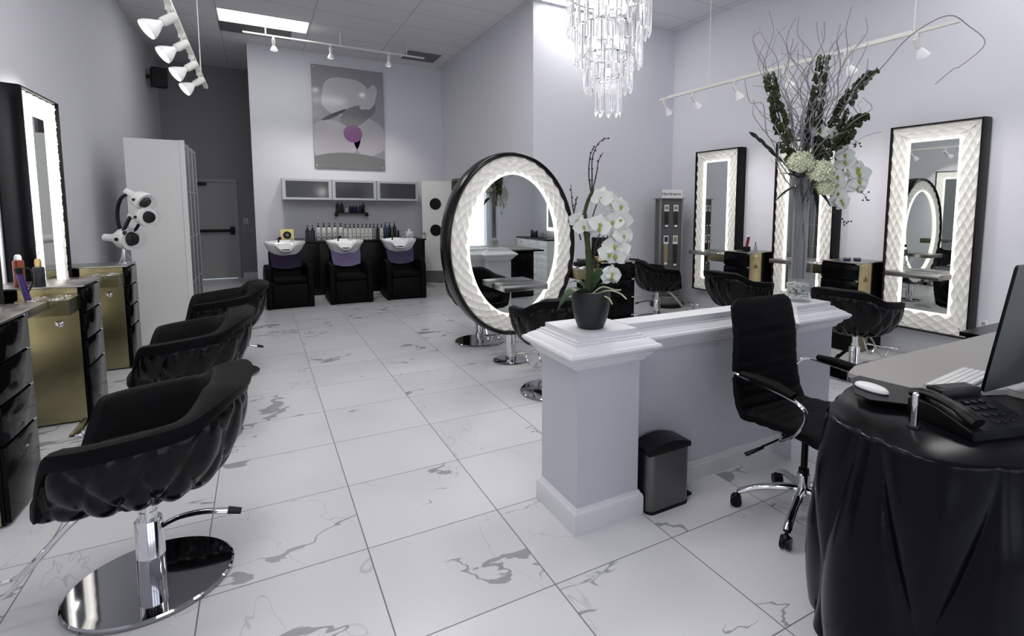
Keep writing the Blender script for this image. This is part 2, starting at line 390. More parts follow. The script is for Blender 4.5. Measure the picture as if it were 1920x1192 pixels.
for o, z in LP: rings.append([bm.verts.new(p) for p in ((-.008, -o, z), (1.168, -o, z), (1.168, .11+o, z), (-.008, .11+o, z))])
for a, b in zip(rings, rings[1:]):
    for i in range(4): bm.faces.new((a[i], a[(i+1) % 4], b[(i+1) % 4], b[i]))
bm.faces.new(rings[0][::-1]); bm.faces.new(rings[-1])
obj('ledge', bm, TRIM, t, True, angle=25)
bm = B(); box(bm, 0.02, 1.14, -.014, 0, 0, .085); box(bm, 0.02, 1.14, -.009, 0, .085, .11); obj('base_moulding', bm, TRIM, t, False)
obj('cover_plate', obox(.44, .72, -.006, 0, .095, .29), PILLAR, t, False)

# ================================================================== QUILT
def quilt(s, t):
    a = abs(math.sin(PI*(s+t))); b = abs(math.sin(PI*(s-t))); return math.sqrt(a*b+1e-9)
# rectangular lit mirrors; local: front faces -y, wall plane y=0, origin at the bottom centre on the floor line
MW, MH, MD = .83, 2.06, .16
def make_rect_mirror(label):
    t = thing('lit_mirror', label, 'mirror')
    z0, z1, w = .29, .29+MH, MW/2
    bm = B()   # black surround: four slanting sides with a thin rim
    ring = [(w+.0, 0), (w+.005, -.05), (w, -MD+.012), (w-.004, -MD), (w-.016, -MD), (w-.016, -MD+.045), (w-.05, 0)]
    rs = []
    for o, y in ring:
        e = o-w; rs.append([bm.verts.new(p) for p in ((-w-e, y, z0-e), (w+e, y, z0-e), (w+e, y, z1+e), (-w-e, y, z1+e))])
    for a, b in zip(rs, rs[1:]):
        for i in range(4): bm.faces.new((a[i], a[(i+1) % 4], b[(i+1) % 4], b[i]))
    obj('surround', bm, BLACK, t, True)
    q0 = w-.016; gw = .235; gz0, gz1 = z0+.20, z1-.165
    bm = B()
    def seg(a0, a1, b0, b1, L, P, nu, nv):
        # outer edge a0->a1, inner edge b0->b1
        a0, a1, b0, b1 = map(Vector, (a0, a1, b0, b1)); wd = (a0-b0).length
        def f(u, v):
            p = (a0.lerp(a1, u)).lerp(b0.lerp(b1, u), v); x = L(p)
            h = .026*(1-quilt(x[0]/P, x[1]*2.5)**.75)*smoothstep(v, 0, .04)*smoothstep(1-v, 0, .05)
            return V(p.x, -MD+.038-h, p.y)
        grid(bm, nu, nv, f)
    xo, xi = q0, gw
    vs = lambda zz: (zz/.115)
    seg((-xo, z0+.016, 0), (-xo, z1-.016, 0), (-xi, gz0, 0), (-xi, gz1, 0), lambda p: (p.y, (p.x+xi)/(xo-xi)), .14, 330, 31)
    seg((xo, z0+.016, 0), (xo, z1-.016, 0), (xi, gz0, 0), (xi, gz1, 0), lambda p: (p.y, (p.x-xi)/(xo-xi)), .14, 330, 31)
    seg((-xo, z1-.016, 0), (xo, z1-.016, 0), (-xi, gz1, 0), (xi, gz1, 0), lambda p: (p.x, (p.y-gz1)/(z1-gz1)), .14, 150, 31)
    seg((-xo, z0+.016, 0), (xo, z0+.016, 0), (-xi, gz0, 0), (xi, gz0, 0), lambda p: (p.x, (p.y-gz0)/(gz0-z0)), .14, 150, 31)
    obj('quilted_border', bm, QUILT, t, True, angle=80)
    bm = B(); s = .005
    for (x0, x1, a, b) in ((-gw-.002, -gw+s, gz0, gz1), (gw-s, gw+.002, gz0, gz1), (-gw, gw, gz1-s, gz1+.002), (-gw, gw, gz0-.002, gz0+s)):
        box(bm, x0, x1, -MD+.004, -MD+.040, a, b)
    obj('led_strip', bm, LEDM, t, False)
    obj('mirror_glass', obox(-gw, gw, -MD+.030, -MD+.038, gz0, gz1), MIRR, t, False)
    obj('backing', obox(-w+.03, w-.03, -.03, -.001, z0+.03, z1-.03), BLACK, t, False)
    bm = B(); box(bm, -.25, .25, -MD-.24, -MD-.001, .845, .895, .003); obj('shelf', bm, STEEL, t)
    return t
rm = make_rect_mirror('lit quilted mirror on the right wall nearest the reception desk')
rm.location = (XR-.002, 2.755, 0); rm.rotation_euler = (0, 0, -PI/2); rm['group'] = 'quilted wall mirrors'
dup(rm, (XR-.002, 4.175, 0), -PI/2, 'lit quilted mirror on the right wall partly behind the tall vase')
dup(rm, (XR-.002, 5.615, 0), -PI/2, 'lit quilted mirror on the right wall beside the hair display stand')
dup(rm, (XL+.002, 5.715, 0), PI/2, 'lit quilted mirror on the left wall above the brass drawer units')
dup(rm, (XL+.002, 4.28, 0), PI/2, 'lit quilted mirror on the left wall just left of the view')
# ------------------------------------------------------------------ oval double sided mirror
ov = thing('oval_mirror', 'large oval free-standing mirror with glowing quilted ring and black rim', 'mirror', (2.085, 4.73, 0))
OX, OZ, OC = .655, .865, 1.15; OD = .125
def el(a, k, y): return V(OX*k*0+((OX-k)*math.cos(a)), y, OC+(OZ-k)*math.sin(a))
prof = [(.030, -OD+.006), (.014, -OD-.004), (.0, -OD+.008), (-.006, -OD+.04), (-.012, 0), (-.006, OD-.04), (.0, OD-.008), (.012, OD+.004), (.030, OD), (.034, OD-.02), (.034, -OD+.02)]
bm = B(); grid(bm, 120, len(prof), lambda u, v: el(2*PI*u, prof[round(v*len(prof)) % len(prof)][0], prof[round(v*len(prof)) % len(prof)][1]), True, True)
obj('rim', bm, BLACK, ov, True, angle=50)
for sgn, nm in ((-1, 'front'), (1, 'rear')):
    bm = B(); N = 36
    def f(u, v):
        a = 2*PI*u; k = .030+(.165-.0)*v
        h = .032*(1-quilt(u*N, v*2.5)**.75)*smoothstep(v, 0, .04)*smoothstep(1-v, 0, .05)
        p = el(a, k, 0); p.y = sgn*(OD-.042+h); return p
    grid(bm, 600, 31, f, True)
    obj('quilted_ring', bm, QUILT, ov, True, angle=179)
    bm = B(); pr = [(.195, OD-.045), (.195, OD-.004), (.200, OD-.004), (.200, OD-.045)]
    grid(bm, 96, 4, lambda u, v: el(2*PI*u, pr[round(v*4) % 4][0], sgn*pr[round(v*4) % 4][1]), True, True)
    obj('led_strip', bm, LEDM, ov, True)
    bm = B(); vs = [bm.verts.new(el(2*PI*i/96, .198, sgn*(OD-.034))) for i in range(96)]; w2 = [bm.verts.new(el(2*PI*i/96, .198, sgn*(OD-.040))) for i in range(96)]
    bm.faces.new(vs); bm.faces.new(w2[::-1])
    for i in range(96): bm.faces.new((vs[i], vs[(i+1) % 96], w2[(i+1) % 96], w2[i]))
    obj('mirror_glass', bm, MIRR, ov, False)
    obj('shelf', obox(-.22, .22, min(sgn*OD, sgn*(OD+.24)), max(sgn*OD, sgn*(OD+.24)), .745, .80, .003), STEEL, ov)
bm = B(); lathe(bm, [(0, 0), (.175, 0), (.175, .012), (.168, .016), (0, .016)], 48); obj('base_plate', bm, DCHROME, ov)
bm = B(); lathe(bm, [(0, .014), (.052, .014), (.052, .30), (0, .30)], 28); obj('pedestal', bm, CHROME, ov)

# ================================================================== STYLING CHAIR  (front faces -y, base at origin)
def srad(th):
    # outline radius, th measured from +y (back)
    s, c = math.sin(th), math.cos(th); bx = .345; by = .345 if c > 0 else .285; n = 2.7
    return (abs(s/bx)**n+abs(c/by)**n)**(-1/n)
def rimz(th):
    d = abs(math.degrees((th+PI) % (2*PI)-PI))
    z = .802-.070*smoothstep(d, 30, 64)-.045*max(0, min(1, (d-50)/70))
    return z-(z-.470)*smoothstep(d, 120, 141)
def rimw(th):
    d = abs(math.degrees((th+PI) % (2*PI)-PI)); return .110-.055*smoothstep(d, 30, 66)
ZB = .405
def lean(d): return 1
def make_chair(label):
    t = thing('styling_chair', label, 'chair', group='quilted styling chairs')
    bm = B(); NT = 216
    def f(u, v):
        th = 2*PI*u; ph = v*PI/2; R = srad(th); zr = rimz(th); r0 = .26
        rho = r0+(1-r0)*math.cos(ph)**.72 if ph < PI/2-1e-6 else r0
        z = ZB+(zr-ZB)*(1-math.sin(ph)**1.15)
        q = quilt(u*15, v*1.5)*smoothstep(v, .07, .16)
        amp = .025*q
        x = R*rho+amp*math.cos(ph*.9); z -= amp*math.sin(ph*.9)
        return V(x*math.sin(th), x*math.cos(th), z)
    g = grid(bm, NT, 34, f, True)
    bm.faces.new([r[-1] for r in g])
    obj('quilted_shell', bm, BLACK, t, True, angle=179)
    bm = B(); NP = 12
    def f2(u, v):
        th = 2*PI*u; R = srad(th); zr = rimz(th); w = rimw(th)
        ov_r = .022*(1-smoothstep(abs(math.degrees((th+PI) % (2*PI)-PI)), 30, 70)); path = [(R-.006, zr-.050), (R+.010, zr-.044), (R+.014+ov_r*.6, zr-.020), (R+.012+ov_r, zr+.010), (R-.008+ov_r, zr+.016), (R-w+.012, zr+.013), (R-w, zr+.004), (R-w-.02, zr-.05*min(1, (zr-.45)/.2)), (R*.62+.015, .50+.25*max(0, zr-.55)), (R*.60, .475), (R*.3, .47), (.0001*R, .47)]
        r, z = path[min(NP-1, round(v*(NP-1)))]; z = z if z > .44 else .44
        return V(r*math.sin(th), r*math.cos(th), z)
    grid(bm, NT, NP, f2, True); obj('upholstered_rim', bm, MBLACK, t, True, angle=60)
    bm = B()
    def f3(u, v):
        th = 2*PI*u; pr = [(0.001, .555), (.5, .556), (.66, .55), (.73, .53), (.74, .50), (.72, .465), (.4, .46), (0.001, .46)]
        k, z = pr[min(7, round(v*7))]; R = srad(th)*k
        return V(R*math.sin(th), R*math.cos(th)-.02, z)
    grid(bm, 72, 8, f3, True); obj('seat_cushion', bm, MBLACK, t, True, angle=60)
    bm = B(); lathe(bm, [(0, .0), (.27, 0), (.275, .004), (.275, .014), (.268, .019), (0, .019)], 64); obj('base_plate', bm, DCHROME, t)
    bm = B(); lathe(bm, [(0, .019), (.047, .019), (.047, .115), (.0475, .116), (.0475, .118), (.047, .119), (.047, .262), (.042, .270), (.030, .270), (.030, .30), (.024, .30), (.024, .40), (0, .40)], 32); obj('column', bm, CHROME, t)
    bm = B(); box(bm, -.10, .10, -.10, .10, .385, .41, .006); obj('seat_bracket', bm, PBLK, t)
    p = bez([(.0, .04, .225), (.0, .10, .245), (0, .18, .245), (0, .27, .225)], 6)
    bm = B(); tube(bm, p, .021, 10, True, (1, .35)); lev = obj('pump_lever', bm, CHROME, t)
    bm = B(); tube(bm, [(0, .262, .229), (0, .31, .212)], [.023, .020], 12, True, (1, .55)); obj('lever_grip', bm, PBLK, lev)
    bm = B()
    for s in (-1, 1):
        tube(bm, bez([(s*.03, -.08, .40), (s*.035, -.20, .34), (s*.05, -.33, .20), (s*.06, -.41, .12), (s*.06, -.47, .115), (s*.06, -.52, .155), (s*.06, -.53, .185)], 6), .0075, 8)
    box(bm, -.15, .15, -.56, -.50, .183, .197, .004)
    obj('footrest', bm, CHROME, t)
    return t
ch = make_chair('quilted black styling chair nearest the camera on the left row')
ch.location = (-.43, 2.57, 0); ch.rotation_euler = (0, 0, -PI/2-.03)
dup(ch, (-.43, 4.10, 0), -PI/2, 'middle black quilted styling chair of the left row')
dup(ch, (-.33, 5.55, 0), -PI/2+.1, 'farthest black quilted styling chair of the left row, towards the basins')
dup(ch, (2.04, 3.76, 0), PI-.12, 'black styling chair in front of the oval mirror, beside the orchid pillar')
dup(ch, (2.09, 5.60, 0), 0, 'styling chair behind the oval mirror with only its chrome base showing')
dup(ch, (4.62, 2.78, 0), PI/2+.1, 'black styling chair in front of the right wall mirror nearest the desk')
dup(ch, (4.66, 4.18, 0), PI/2+.05, 'black styling chair behind the half wall, left of the glass vase')
dup(ch, (4.66, 5.62, 0), PI/2-.35, 'black styling chair beside the hair display stand in the alcove')

# ================================================================== DRAWER UNITS (front faces -y, brass side faces -x)
def make_unit(label):
    t = thing('drawer_unit', label, 'drawer unit', group='black drawer units between mirrors')
    w, dp, h = .42, .49, .955
    bm = B(); box(bm, 0, w, .022, dp, .008, h-.012); obj('cabinet', bm, DRAW, t, False)
    obj('worktop', obox(-.003, w+.003, 0, dp, h-.012, h, .002), STEEL, t)
    zs = [.012, .385, .575, .765, .938]
    for a, b in zip(zs, zs[1:]):
        dr = obj('drawer', obox(.001, w-.001, .002, .020, a+.006, b-.008, .002), DRAW, t)
        obj('finger_pull', obox(w-.035, w, .003, .022, b-.009, b+.005, .001), CHROME, dr)
    obj('brass_panel', obox(-.006, 0, .035, dp-.16, .012, h-.013), BRASS, t, False)
    obj('brass_panel', obox(w, w+.006, .012, dp-.26, .012, h-.013), BRASS, t, False)
    return t
def emblem(bm, x, y0, y1, z, k):
    # a small flame of three tongues seen on the brass
    for sgn, hh, ww, off in ((0, .055, .016, 0), (-1, .035, .010, -.017), (1, .035, .010, .017)):
        poly = []
        for i in range(13):
            a = i/12; poly.append((off+sgn*.010*a + ww*math.sin(PI*a)**.8*.5*(1), a*hh))
        for i in range(11, 0, -1):
            a = i/12; poly.append((off+sgn*.010*a - ww*math.sin(PI*a)**.8*.5, a*hh))
        prism(bm, [(y0+q[0]*k, z+q[1]*k) for q in poly], x, x+y1, 'yz')
    return bm
def add_tray(t):
    bm = B()
    # brass tool tray with open rings: plate with curved end
    poly = [(-.27, .02), (-.05, .02), (-.004, .02), (-.004, .30), (-.20, .30)] 
    pts = [(-.004, .015), (-.27, .015)]+[(-.27+.0*math.cos(a), .015+.0) for a in ()]
    arc = [(-.20-.07*math.sin(a*PI/16), .23-.07*math.cos(a*PI/16)+.07) for a in range(0, 9)]
    poly = [(-.004, .02), (-.27, .02), (-.27, .22)]+[(-.20-.07*math.cos(a*PI/12), .22+.07*math.sin(a*PI/12)) for a in range(1, 7)]+[(-.004, .29)]
    prism(bm, poly, .795, .895, 'xy'); tr = obj('tool_tray', bm, BRASS, t, False)
    for (x, y, r) in ((-.08, .08, .038), (-.18, .10, .040), (-.10, .20, .032), (-.20, .20, .028)):
        bm = B(); lathe(bm, [(r, .896), (r+.006, .899), (r+.006, .895), (r, .893), (r*.9, .8955), (0, .8955)], 24, (x, y, 0)); obj('holder_ring', bm, CHROME, tr)
    return t
u0 = add_tray(make_unit('left wall drawer unit with brass side, nearest the camera'))
# emblem and dryer hook on the brass side
bm = B(); lathe(bm, [(0, 0), (.022, 0), (.024, .006), (.018, .012), (.010, .016), (0, .016)], 20); xform(bm, Matrix.Translation((-.006, .14, .70)) @ Matrix.Rotation(-PI/2, 4, 'Y')); obj('round_lock', bm, CHROME, u0)
bm = emblem(B(), .4261, .13, .0012, .745, 1.2); xform(bm, Matrix.Identity(4)); obj('flame_emblem', bm, INK, u0)
bm = B(); lathe(bm, [(0, 0), (.008, 0), (.008, .006), (0, .006)], 12); xform(bm, Matrix.Translation((.426, .12, .91)) @ Matrix.Rotation(PI/2, 4, 'Y')); obj('round_lock', bm, CHROME, u0)
UL = -1.06
u0.location = (UL, 3.36, 0); u0.rotation_euler = (0, 0, PI/2)
dup(u0, (UL, 4.81, 0), PI/2, 'left wall drawer unit with brass side, in front of the far chair')
dup(u0, (UL, 6.21, 0), PI/2, 'left wall drawer unit carrying the hair processor, beside the white cabinet')
dup(u0, (5.32, 5.06, 0), -PI/2, 'drawer unit with flame emblem holding the clipper charger, right wall')
dup(u0, (5.32, 3.63, 0), -PI/2, 'drawer unit with flame emblem beside the large right wall mirror')
dup(u0, (2.97, 4.46, 0), 0, 'tall black drawer unit behind the potted orchid, beside the oval mirror')

# ================================================================== RECEPTION: pedestal, desk slab
def curvy():
    bm = B(); N = 400
    def f(u, v):
        a = 2*PI*u+.35; z = v*.80; k = 1-v
        q = (math.sqrt(quilt(u*6+.46, .10+.40*(k/.75)**1.25)**2+.05)-.2236)/.8
        r = .375+.062*q*(.45+.55*smoothstep(k, 0, .35))+.022*math.sin(PI*min(1, k*.8))
        if v > .985: r -= .010*((v-.985)/.015)**2
        return V(r*math.cos(a)*1.12, r*math.sin(a)*.92, z)
    g = grid(bm, N, 150, f, True); bm.faces.new([r[-1] for r in g]); bm.faces.new([r[0] for r in g][::-1])
    return bm
t = thing('desk_pedestal', 'glossy black sculpted pedestal of flowing folds carrying the phone', 'pedestal', (2.03, .86, 0))
obj('folded_body', curvy(), DESKB, t, True, angle=179)
obj('plinth', obox(-.31, .3, -.25, .27, 0, .13), DESKB, t, False)
dk = thing('reception_desk', 'long pale grey reception desk top reaching the right wall', 'desk', (0, 0, 0))
bm = B(); poly = [(2.22, 1.33), (4.05, 1.33), (4.05, .2), (2.45, .2), (2.43, .86), (2.12, 1.0), (2.07, 1.18), (2.11, 1.29)]
prism(bm, poly, .802, .822); obj('desktop', bm, DESKT, dk, False)
obj('edge_band', obox(3.42, 4.06, 1.331, 1.45, .79, .815), DESKB, dk, False)
bm = B(); box(bm, 3.5, 4.0, .3, 1.2, 0, .80, .02); obj('desk_leg', bm, DESKB, dk)

# office chair (faces -y)
oc = thing('office_chair', 'black high-backed office chair with ribbed seat and chrome star base', 'office chair', (2.24, 1.566, 0), 0)
def ribpanel(bm, w, pts, th, ribs):
    # sweep a cross-section along a side path (y,z); ribs as horizontal pinches
    P = bez([(0, a, b) for a, b in pts], 10); L = [0]
    for a, b in zip(P, P[1:]): L.append(L[-1]+(b-a).length)
    sec = [(math.cos(a)*.5, math.sin(a)) for a in [2*PI*k/28 for k in range(28)]]
    rings = []
    for i, p in enumerate(P):
        t_ = (P[min(i+1, len(P)-1)]-P[max(i-1, 0)]).normalized(); nrm = V(0, -t_.z, t_.y)
        s = L[i]/L[-1]; taper = (1-.12*s)*min(1, .82+4*s, .82+4*(1-s)); thk = th*(.45+.55*abs(math.sin(PI*s*ribs))**.3)*min(1, .3+8*s, .3+8*(1-s))
        ring = []
        for cx_, sn in sec:
            xx = math.copysign(abs(cx_*2)**.45/2, cx_); yy = math.copysign(abs(sn)**.55, sn)
            ring.append(bm.verts.new(p+V(xx*w*taper, 0, 0)+nrm*yy*thk))
        rings.append(ring)
    for a, b in zip(rings, rings[1:]):
        for k in range(28): bm.faces.new((a[k], a[(k+1) % 28], b[(k+1) % 28], b[k]))
    bm.faces.new(rings[0]); bm.faces.new(rings[-1][::-1])
obj('backrest', (lambda b: (ribpanel(b, .50, [(.16, .46), (.22, .55), (.25, .70), (.26, .87), (.30, 1.05)], .028, 10), b)[1])(B()), FABB, oc, True, angle=60)
obj('seat', (lambda b: (ribpanel(b, .52, [(-.30, .46), (-.24, .505), (-.1, .515), (.08, .50), (.20, .49)], .038, 7), b)[1])(B()), FABB, oc, True, angle=60)
for s in (-1, 1):
    bm = B(); tube(bm, bez([(s*.23, .245, .67), (s*.27, .21, .705), (s*.29, .10, .705), (s*.29, -.12, .685), (s*.29, -.20, .64), (s*.275, -.15, .54), (s*.25, -.06, .47), (s*.20, -.02, .46)], 7), .012, 10, True, (1.3, .7)); ar = obj('arm_frame', bm, CHROME, oc)
    bm = B(); tube(bm, [(s*.29, .15, .722), (s*.29, .05, .726), (s*.29, -.05, .720), (s*.29, -.14, .702)], [.022, .026, .026, .020], 14, True, (1, .6)); obj('armrest', bm, MBLACK, ar)
bm = B(); lathe(bm, [(0, .06), (.022, .06), (.028, .07), (.032, .12), (.032, .22), (.028, .225), (.0, .225)], 20); obj('hub', bm, CHROME, oc)
bm = B(); lathe(bm, [(0, .22), (.025, .22), (.025, .245), (.016, .25), (.016, .44), (0, .44)], 18); box(bm, -.1, .1, -.12, .1, .43, .46, .01); obj('gas_lift', bm, PBLK, oc)
bm = B(); tube(bm, bez([(-.02, .02, .44), (-.14, .05, .40), (-.22, .08, .37)], 5), .005, 8); tube(bm, [(-.21, .075, .37), (-.30, .10, .345)], [.010, .014], 10, True, (1, .6)); obj('tilt_lever', bm, PBLK, oc)
for k in range(5):
    a = math.radians(72*k+132); ca, sa = math.cos(a), math.sin(a); q = lambda r, z: (r*ca, r*sa, z)
    bm = B(); tube(bm, bez([q(.02, .14), q(.10, .135), q(.22, .11), q(.30, .075)], 5), [.028]+[.024]*6+[.020]*8+[.017], 12, True, (1, .75)); lg = obj('star_leg', bm, CHROME, oc)
    bm = B()
    for off in (-.014, .014):
        ox, oy = -sa*off, ca*off
        cyl(bm, (.31*ca+ox-sa*.009, .31*sa+oy+ca*.009, .029), (.31*ca+ox+sa*.009, .31*sa+oy-ca*.009, .029), .028, None, 16)
    ball(bm, (.31*ca, .31*sa, .043), .024, 2); cyl(bm, q(.30, .04), q(.30, .08), .008); obj('caster', bm, PBLK, lg)

# pedal bin
t = thing('pedal_bin', 'slim stainless steel pedal bin with black lid beside the pillar', 'bin', (1.715, 2.002, 0))
bm = B(); prism(bm, rrect(.262, .135, .035, 5), .012, .305); obj('body', bm, mat('dark_brushed_steel', (.15, .15, .15), .32, 1, aniso=.5, bump=(90, .05, (1, 1, 14))), t, True)
bm = B(); prism(bm, rrect(.266, .14, .035, 5), 0, .014); obj('foot', bm, PBLK, t)
bm = B()
poly = [(-.134, .300), (.134, .300), (.134, .325)]+[(.134-.268*k/12, .325+.030*math.sin(PI*k/12)) for k in range(1, 12)]+[(-.134, .325)]
prism(bm, poly, -.07, .07, 'xz', .006); obj('lid', bm, PBLK, t)
bm = B(); box(bm, .128, .165, -.05, -.01, .02, .035, .004); obj('pedal', bm, PBLK, t)

# ================================================================== SHAMPOO AREA
bw = thing('basin_cabinet', 'long black low cabinet behind the three shampoo chairs', 'cabinet', (.25, 9.85, 0))
obj('carcass', obox(0, 2.38, .03, 1.14, .10, .895), PBLK, bw, False)
obj('worktop', obox(-.01, 2.40, 0, 1.14, .895, .925, .004), BLACK, bw)
obj('plinth', obox(.04, 2.34, .08, 1.1, 0, .10), PBLK, bw, False)
for k in range(4):
    dr = obj('door', obox(.01+k*.593, .593+k*.593, .010, .028, .11, .885, .003), PBLK, bw)
    bm = B(); lathe(bm, [(0, 0), (.012, 0), (.014, .012), (.009, .02), (0, .022)], 12); xform(bm, Matrix.Translation((.08+k*.593, .010, .45)) @ Matrix.Rotation(PI/2, 4, 'X')); obj('knob', bm, CHROME, dr)
def make_basin(label):
    t = thing('shampoo_chair', label, 'shampoo chair', group='black shampoo chairs')
    w = .31
    obj('base', obox(-.25, .25, .03, .90, 0, .30, .01), FABB, t)
    for s in (-1, 1):
        poly = [(0.0, 0), (.80, 0), (.80, .45), (.60, .60), (.30, .64), (.10, .64), (.03, .60), (.0, .5)]
        bm = B(); prism(bm, [(y, z) for y, z in poly], min(s*.235, s*.315), max(s*.235, s*.315), 'yz', .022); obj('arm', bm, MBLACK, t)
    obj('footrest_panel', obox(-.225, .225, -.005, .05, .03, .36, .015), FABB, t)
    bm = B()
    def f(u, v):
        y = .0+.58*v; z = .43+.012*math.sin(PI*u)+.03*(1-smoothstep(v, 0, .12))*0
        return V(-.23+.46*u, y, z)
    box(bm, -.228, .228, -.015, .55, .365, .455, .035, 4); obj('seat', bm, MBLACK, t)
    bm = B(); box(bm, -.235, .235, -.06, .06, 0, .46, .05, 4); xform(bm, Matrix.Translation((0, .56, .40)) @ Matrix.Rotation(math.radians(-24), 4, 'X')); obj('backrest', bm, FABB, t)
    # towel draped over the back
    bm = B()
    def g(u, v):
        x = -.225+.45*u; a = v
        zz = .80-.24*a-.03*math.sin(PI*u)*(1-a)+.02*abs(2*u-1)**2
        yy = .70-.17*a-.035+.006*math.sin(17*u+5*v)+.004*math.sin(31*v+9*u)
        return V(x*(1.0-.10*a*a), yy-.03, zz-.02*math.cos(PI*(2*u-1)/2)*smoothstep(v, .8, 1))
    gg = grid(bm, 30, 24, g); bmesh.ops.solidify(bm, geom=bm.faces[:], thickness=.012); obj('towel', bm, PURP, t, True, angle=80)
    # porcelain bowl: winged rim dipping at the neck
    bm = B(); N = 72
    def rim(th):
        s, c = math.sin(th), math.cos(th); n = 4.2
        return (abs(s/(.285+.02*max(0, -c)))**n+abs(c/.27)**n)**(-1/n)
    def zrim(th):
        d = abs(th-PI)/(PI)  # th = PI is the front (neck)
        side = smoothstep(abs(math.sin(th)), .55, 1)
        neck = math.exp(-((th-PI)/.42)**4)
        return .925+.022*side-.105*neck+.03*math.exp(-(min(th, 2*PI-th)/.7)**2)
    pr = [(0.001, -.235, 0), (.48, -.23, 0), (.66, -.19, 0), (.80, -.12, .15), (.93, -.045, .7), (1.0, -.012, 1), (.99, .004, 1), (.95, .0, 1), (.80, -.02, 1), (.62, -.07, .5), (.50, -.14, .1), (.3, -.17, 0), (.001, -.175, 0)]
    def h(u, v):
        th = 2*PI*u; k, dz, wz = pr[min(len(pr)-1, round(v*(len(pr)-1)))]
        r = rim(th)*k; z = (.93+dz)*(1-wz)+(zrim(th)+dz)*wz
        return V(r*math.sin(th), .79+r*math.cos(th), z)
    grid(bm, N, len(pr), h, True); bw_ = obj('basin', bm, PORC, t, True, angle=70)
    bm = B(); tube(bm, [(-.07, .93, .93), (-.07, .87, 1.0), (-.07, .80, 1.005)], [.012, .014, .010], 10); ball(bm, (-.06, .78, 1.0), .026, 2); obj('spray_head', bm, PBLK, bw_)
    bm = B(); cyl(bm, (.11, .93, .93), (.11, .93, .99), .016); tube(bm, [(.11, .93, .985), (.13, .87, .99)], .007, 8); cyl(bm, (.15, .94, .93), (.15, .94, .975), .012); obj('mixer_tap', bm, CHROME, bw_)
    return t
b0 = make_basin('black shampoo chair with white basin nearest the dark passage, below the gold clock')
b0.location = (.355, 8.79, 0); b0.rotation_euler = (0, 0, .04)
dup(b0, (1.20, 8.79, 0), 0, 'middle black shampoo chair with white basin and purple towel')
dup(b0, (2.04, 8.80, 0), -.05, 'black shampoo chair with white basin farthest from the dark passage')

# wall cabinets, one thing per unit
def upper(x0, x1, label):
    t = thing('wall_cabinet', label, 'wall cabinet', (x0, 10.65, 1.625), 0, 'glass fronted cabinets above the basins'); w = x1-x0; h = .37
    obj('carcass', obox(0, w, .02, .34, 0, h), ALU, t, False)
    bm = B()
    for (a, b, c, d) in ((.003, w-.003, .003, .04), (.003, w-.003, h-.04, h-.003), (.003, .055, .04, h-.04), (w-.055, w-.003, .04, h-.04)): box(bm, a, b, 0, .019, c, d)
    dr = obj('door_frame', bm, ALU, t, False); obj('glass_panel', obox(.055, w-.055, .006, .012, .04, h-.04), GLASSD, dr, False)
upper(.364, 1.163, 'glass fronted wall cabinet nearest the dark passage')
upper(1.169, 1.943, 'middle glass fronted wall cabinet, above the small bottle shelf')
upper(1.949, 2.73, 'glass fronted wall cabinet nearest the portholed door')

# wall picture: plain generic abstract panel in the same greys with one mauve disc
pt = thing('wall_picture', 'tall glossy grey picture panel with pale curved shapes and a mauve disc', 'picture', (.92, 10.995, 2.225))
PM = mat('picture_grey', (.30, .29, .32), .12, spec=.6); PP1 = mat('picture_pale', (.52, .51, .53), .12, spec=.6); PP2 = mat('picture_mid', (.19, .19, .19), .12, spec=.6); PP3 = mat('picture_dark', (.05, .05, .055), .12, spec=.6); PMA = mat('picture_mauve', (.25, .10, .24), .12, spec=.6); PP4 = mat('picture_light', (.44, .43, .46), .12, spec=.6)
obj('panel', obox(0, 1.255, -.03, -.005, 0, 1.86), PM, pt, False)
def blob(nm, cx, cz, rx, rz_, M, y, wob=0, ph=0, rot=0):
    bm = B(); poly = []
    for k in range(64):
        a = 2*PI*k/64; r = 1+wob*math.sin(3*a+ph)+wob*.5*math.sin(5*a-ph); x, z = rx*r*math.cos(a), rz_*r*math.sin(a)
        poly.append((max(.004, min(1.251, cx+x*math.cos(rot)-z*math.sin(rot))), max(.004, min(1.856, cz+x*math.sin(rot)+z*math.cos(rot)))))
    prism(bm, poly, -.0302-y*.0004, -.029, 'xz'); obj(nm, bm, M, pt, False)
blob('pale_shape', .34, .52, .46, .36, PP4, 1, .05, 1)
blob('pale_shape', .98, .60, .30, .36, PP4, 1, .05, 2)
blob('grey_shape', .62, .08, .70, .22, PP2, 2, .03, .5)
blob('pale_shape', .56, 1.34, .44, .34, PP1, 2, .07, 2.1, .3)
blob('grey_shape', .78, 1.02, .36, .17, PP2, 3, .07, 1.3, .55)
blob('dark_shape', .36, .98, .24, .035, PP3, 4, .04, .2, .5)
blob('pale_shape', .98, 1.34, .12, .26, PP1, 4, .1, 2.6, -.5)
blob('mauve_disc', .68, .66, .165, .165, PMA, 5)
for x, z in ((.04, .04), (1.215, .04), (.04, 1.82), (1.215, 1.82)):
    bm = B(); lathe(bm, [(0, 0), (.012, 0), (.012, .006), (0, .008)], 12); xform(bm, Matrix.Translation((x, -.030, z)) @ Matrix.Rotation(PI/2, 4, 'X')); obj('standoff_cap', bm, CHROME, pt)

